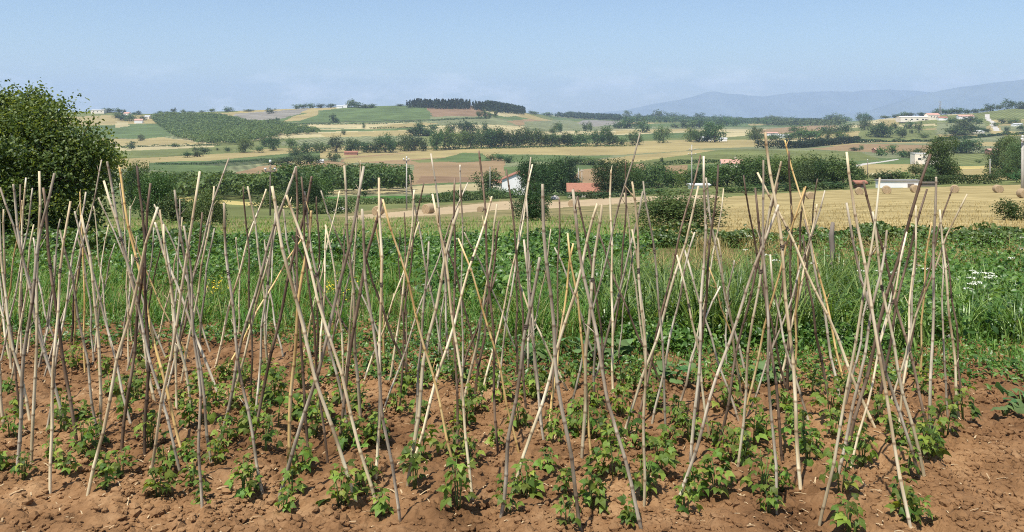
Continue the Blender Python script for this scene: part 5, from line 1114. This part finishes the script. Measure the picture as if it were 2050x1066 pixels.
# ------------------------------------------------------------------ bamboo canes
CANES = """L1 270 855 U1 368 275 0|L1 475 890 U1 838 305 0|L1 790 830 U1 1066 118 0|L1 1072 985 U1 985 405 1|L1 95 735 U1 282 125 1|L1 170 690 U1 210 115 0|L1 115 435 U1 -60 200 3|L1 165 470 U1 -5 340 0
L1 0 185 U1 178 205 1|L1 -20 120 U1 120 270 2|L1 65 230 U1 20 318 0|L1 250 535 U1 455 225 1|L1 415 600 U1 228 203 3|L1 355 510 U1 65 185 1|L1 520 580 U1 325 430 1|L1 535 570 U1 440 350 0|L1 645 640 U1 803 180 3
L1 695 500 U1 395 330 1|L1 775 660 U1 735 85 3|L1 970 770 U1 565 65 1|L1 965 640 U1 630 95 2|L1 820 400 U1 555 165 0|L1 940 420 U1 855 320 0|L1 965 290 U1 1148 195 0|L1 1035 440 U1 870 400 0|L1 1130 710 U1 930 215 1
L1 1170 370 U1 820 390 1|L1 1180 580 U2 297 88 1|L1 1240 410 U2 265 170 0|L2 130 890 U1 1190 285 1|L2 70 590 U2 388 142 3|L2 85 500 U2 200 300 1|L2 65 420 U2 22 195 3|L2 145 235 U2 45 195 0|L1 1150 190 U2 137 210 0
L1 915 240 U1 1085 335 3|L1 880 400 U1 1215 45 1|L1 230 265 U1 545 55 1|L1 448 230 U1 425 225 2|L1 260 210 U1 0 200 1|L1 110 130 U1 135 150 0|L1 110 60 U1 110 185 3|L1 215 190 U1 318 370 1|L1 700 60 U1 640 180 0|L1 690 180 U1 700 300 0
L1 880 150 U1 525 255 1|L1 510 120 U1 575 400 0|L1 500 80 U1 610 500 1|L1 1120 100 U1 825 290 1|L1 835 60 U1 975 360 0
L2 195 905 U2 668 90 1|L2 255 780 U2 382 325 2|L2 370 650 U2 302 95 3|L2 390 440 U2 415 250 3|L2 415 275 U2 460 405 0|L2 470 730 U2 322 145 3|L2 635 955 U2 165 197 0|L2 725 945 U2 255 240 0|L2 535 640 U2 755 260 3|L2 585 570 U2 340 225 1
L2 640 520 U2 552 85 0|L2 565 250 U2 645 58 0|L2 730 795 U2 747 150 0|L2 857 1020 U2 643 318 1|L2 770 430 U2 1213 175 1|L2 660 275 U2 958 385 0|L2 800 300 U2 938 215 0|L2 770 60 U2 430 220 1|L2 935 300 U2 650 500 3|L2 895 280 U2 880 335 3
L2 905 870 U2 1165 312 0|L2 915 740 U2 1345 250 0|L2 935 540 U2 1012 490 1|L2 1165 840 U2 765 265 2|L2 1235 885 U2 1035 235 0|L2 1165 640 U2 1150 150 3|L2 1185 430 U2 1180 80 1|L2 1190 400 U2 1375 290 0|L2 1250 350 U2 1385 380 3|L3 148 665 U2 1170 470 2
L2 1375 650 U2 1280 5 3|L2 1110 210 U2 1022 20 1|L3 155 120 U2 1200 440 1|L2 860 400 U2 977 178 3|L2 1100 200 U2 905 135 1|L2 340 130 U2 533 220 0|L2 560 330 U2 462 400 0
L3 60 1000 U3 268 575 1|L3 120 860 U3 577 288 0|L3 160 240 U3 330 425 0|L3 495 1062 U3 280 185 1|L3 540 695 U3 415 445 2|L3 500 690 U3 597 290 0|L3 820 1066 U3 437 215 1|L3 625 420 U3 470 250 3|L3 658 350 U3 645 108 0|L3 712 560 U3 1120 195 0
L3 795 470 U3 1125 28 3|L3 820 960 U3 760 170 0|L3 835 190 U3 722 230 0|L3 940 590 U3 823 168 1|L3 870 490 U3 1090 440 1|L3 1005 960 U4 205 292 1|L3 1072 700 U3 1150 35 1|L3 1165 580 U3 1000 560 0|L3 1330 460 U3 1035 520 1|L3 1215 680 U4 205 175 3
L4 0 750 U4 218 62 0|L4 30 470 U4 350 195 2|L4 40 460 U4 457 218 1|L3 1060 230 U3 1252 208 0|L3 1342 385 U3 1213 470 0|L3 1105 500 U3 1222 80 3|L3 1386 300 U3 1150 150 1|L4 255 340 U4 22 138 3|L3 190 440 U3 90 105 3|L3 40 330 U3 222 40 1
L3 -60 400 U3 232 78 0|L3 293 620 U3 185 480 1|L3 280 560 U3 195 255 1|L3 330 420 U3 372 255 3|L3 570 210 U3 350 520 1|L3 320 500 U3 445 500 2|L3 560 280 U3 820 222 1|L3 425 430 U3 802 -94 1|L3 640 200 U3 730 62 3
L4 205 1010 U4 122 55 1|L4 240 710 U4 85 205 3|L4 325 835 U4 141 -93 0|L4 430 1020 U4 755 150 0|L4 905 1045 U4 570 12 0|L4 575 650 U4 1018 22 3|L4 525 790 U4 790 430 1|L4 745 420 U4 1000 210 3|L4 595 740 U4 900 440 0|L4 990 800 U4 708 330 0
L4 965 800 U4 563 285 1|L4 1020 580 U4 662 170 3|L4 850 575 U4 948 298 0|L4 815 390 U4 1212 235 0|L4 1015 540 U4 1045 145 1|L4 1175 475 U4 1068 320 0|L4 1180 370 U4 1085 470 3|L4 1115 430 U4 1085 560 1|L4 860 300 U4 1135 195 3
L4 375 490 U4 160 560 1|L4 535 400 U4 350 370 1|L4 565 290 U4 245 -50 2|L4 715 540 U4 100 120 0|L4 215 300 U4 415 290 0|L4 255 350 U4 268 8 3|L4 300 170 U4 350 195 3|L4 330 60 U4 415 155 3
L1 30 60 U1 -40 420 1|L1 150 110 U1 235 330 0|L1 300 120 U1 175 470 1|L1 380 80 U1 470 400 3|L1 590 80 U1 500 300 0|L1 640 150 U1 730 460 1|L1 780 120 U1 700 560 0|L1 45 330 U1 175 400 0|L1 1060 160 U1 1140 420 1|L1 20 500 U1 -30 560 0|L2 230 150 U2 130 480 1|L2 480 140 U2 560 420 3"""
canes = []
for line in CANES.replace("\n", "|").split("|"):
    a = line.split()
    if len(a) == 7:
        b = pz(a[0], float(a[1]), float(a[2])); t = pz(a[3], float(a[4]), float(a[5])); canes.append((b, t, int(a[6])))
rx = np.random.default_rng(202)
for k in range(36):
    bx = (k+0.5+0.8*(rx.random()-0.5))*1880/36; by = 690+95*rx.random()+ (25 if bx > 900 else 0); canes.append(((bx, by), (bx+rx.normal()*55, by-(205+130*rx.random())), int(rx.choice([0, 1, 1, 3, 3, 2]))))
def cane_mesh(length, r0, r1, rg):
    z = -0.22; zs = [z]; nd = [0.0]; rs_ = [r0]
    step = 0.16+0.10*rg.random(); node = z+step*rg.random()
    while node < length-0.03:
        rr = r0+(r1-r0)*(node+0.2)/(length+0.2)
        for dz, f, k in ((-0.012, 0.98, 0.0), (-0.004, 1.12, 0.9), (0.003, 1.14, 1.0), (0.010, 0.97, 0.25), (0.03, 0.96, 0.0)):
            zs.append(node+dz); nd.append(k); rs_.append(rr*f)
        node += step*(0.85+0.35*rg.random())
    zs.append(length); nd.append(0.2); rs_.append(r1*(0.9))
    zs = np.array(zs); o = np.argsort(zs); zs = zs[o]; nd = np.array(nd)[o]; rs_ = np.array(rs_)[o]
    t = np.clip(zs/length, 0, 1); amp = 0.012+0.022*rg.random(); ph = rg.random()*6.28; ph2 = rg.random()*6.28
    bow = np.sin(t*math.pi)*amp*1.4
    X = bow*math.cos(ph)+0.007*np.sin(t*13+ph2); Y = bow*math.sin(ph)+0.007*np.sin(t*16+ph)
    V, q, tt = tube(np.stack([X, Y, zs], -1), rs_, 8); n = np.concatenate([np.repeat(nd, 8), [0.3, 0.5]])
    for k in range(int(rg.integers(0, 4))):
        j = int(rg.integers(len(zs)//3, len(zs)-1)); a = rg.random()*6.28; c = np.array([X[j], Y[j], zs[j]]); d = np.array([math.cos(a), math.sin(a), 1.1+rg.random()]); L = 0.02+0.05*rg.random()**2
        v2, q2, t2 = tube([c, c+d*L*0.5, c+d*L], [0.0035, 0.003, 0.0015], 5)
        q = np.concatenate([q, q2+len(V)]); tt = np.concatenate([tt, t2+len(V)]); V = np.concatenate([V, v2]); n = np.concatenate([n, np.full(len(v2), 0.4)])
    return mesh('bamboo_cane', V, [q, tt], None, {'nd': n}, True), (zs, X, Y, rs_)
rc = np.random.default_rng(12)
def tie_mesh():
    m_ = 40; a = np.linspace(0, 6*math.pi, m_); V, q, t = [], [], []
    c = np.stack([np.cos(a)*(1+0.1*np.sin(a*1.7)), np.sin(a)*(1+0.1*np.cos(a*1.3)), a/(6*math.pi)*0.04], -1)
    for k, (dr, dz) in enumerate(((0.25, 0), (0, 0.005), (-0.25, 0), (0, -0.005))): V.append(c*np.array([1+dr, 1+dr, 1])+np.array([0, 0, dz]))
    V = np.stack(V, 1).reshape(-1, 3); i, j = np.meshgrid(np.arange(m_-1), np.arange(4), indexing='ij')
    q = np.stack([i*4+j, i*4+(j+1) % 4, (i+1)*4+(j+1) % 4, (i+1)*4+j], -1).reshape(-1, 4)
    return mesh('twine_tie', V, q, M['tie'])
TIE = tie_mesh()
TN = ["pale straw", "grey weathered", "yellowish", "dark brown"]
def crow(y): return 0 if y >= 930 else 1 if y >= 850 else 2 if y >= 780 else 3
CROW = ["front", "second", "third", "back"]
for rw_ in range(4):
    L = sorted([c for c in canes if crow(c[0][1]) == rw_])
    for k, (b, t, tone) in enumerate(L):
        Yb = plane_Y(b[1]); Xb = (b[0]-CX)*Yb/F; zb = float(soil_z(Xb, Yb))
        Yt = Yb+float(np.clip(rc.normal()*0.12, -0.25, 0.25)); Xt = (t[0]-CX)*Yt/F; zt = EYE-(t[1]-HY)*Yt/F
        d = Vector((Xt-Xb, Yt-Yb, zt-zb)); Ln = d.length
        r0 = 0.0088+0.0042*rc.random(); r1 = r0*(0.62+0.15*rc.random())
        me, cl = cane_mesh(Ln, r0, r1, rc); me.materials.append(M['cane%d' % tone])
        o = obj('bamboo_cane', me, None, (Xb, Yb, zb), tuple(d.to_track_quat('Z', 'Y').to_euler()))
        if rw_ < 2 and k % 3 == 1:
            zt_ = Ln*(0.52+0.25*rc.random()); ci = [float(np.interp(zt_, cl[0], c_)) for c_ in cl[1:]]; obj('twine_tie', TIE, o, (ci[0], ci[1], zt_), None, (ci[2]*1.12, ci[2]*1.12, 0.8))
        dx = t[0]-b[0]; ln = "leaning right" if dx > 45 else "leaning left" if dx < -45 else "nearly upright"
        tag(o, f"{TN[tone]} bamboo cane {ln}, {ordinal(k+1)} from left in the {CROW[rw_]} line of feet", 'bamboo cane', "bamboo bean canes")

# ------------------------------------------------------------------ haze
if HAZE_DENSITY > 0:
    m, nt, n, l = nodes("haze"); out = n.new('ShaderNodeOutputMaterial'); pv = n.new('ShaderNodeVolumePrincipled')
    pv.inputs['Color'].default_value = (0.58, 0.725, 1.0, 1); pv.inputs['Density'].default_value = HAZE_DENSITY; pv.inputs['Anisotropy'].default_value = 0.1
    l.new(pv.outputs['Volume'], out.inputs['Volume'])
    hz = obj('haze', MB().box((0, 9400, 300), (28000, 20200, 860)).mesh('haze', m)); tag(hz, "thin bluish summer haze over the whole valley", 'haze', None, 'stuff')
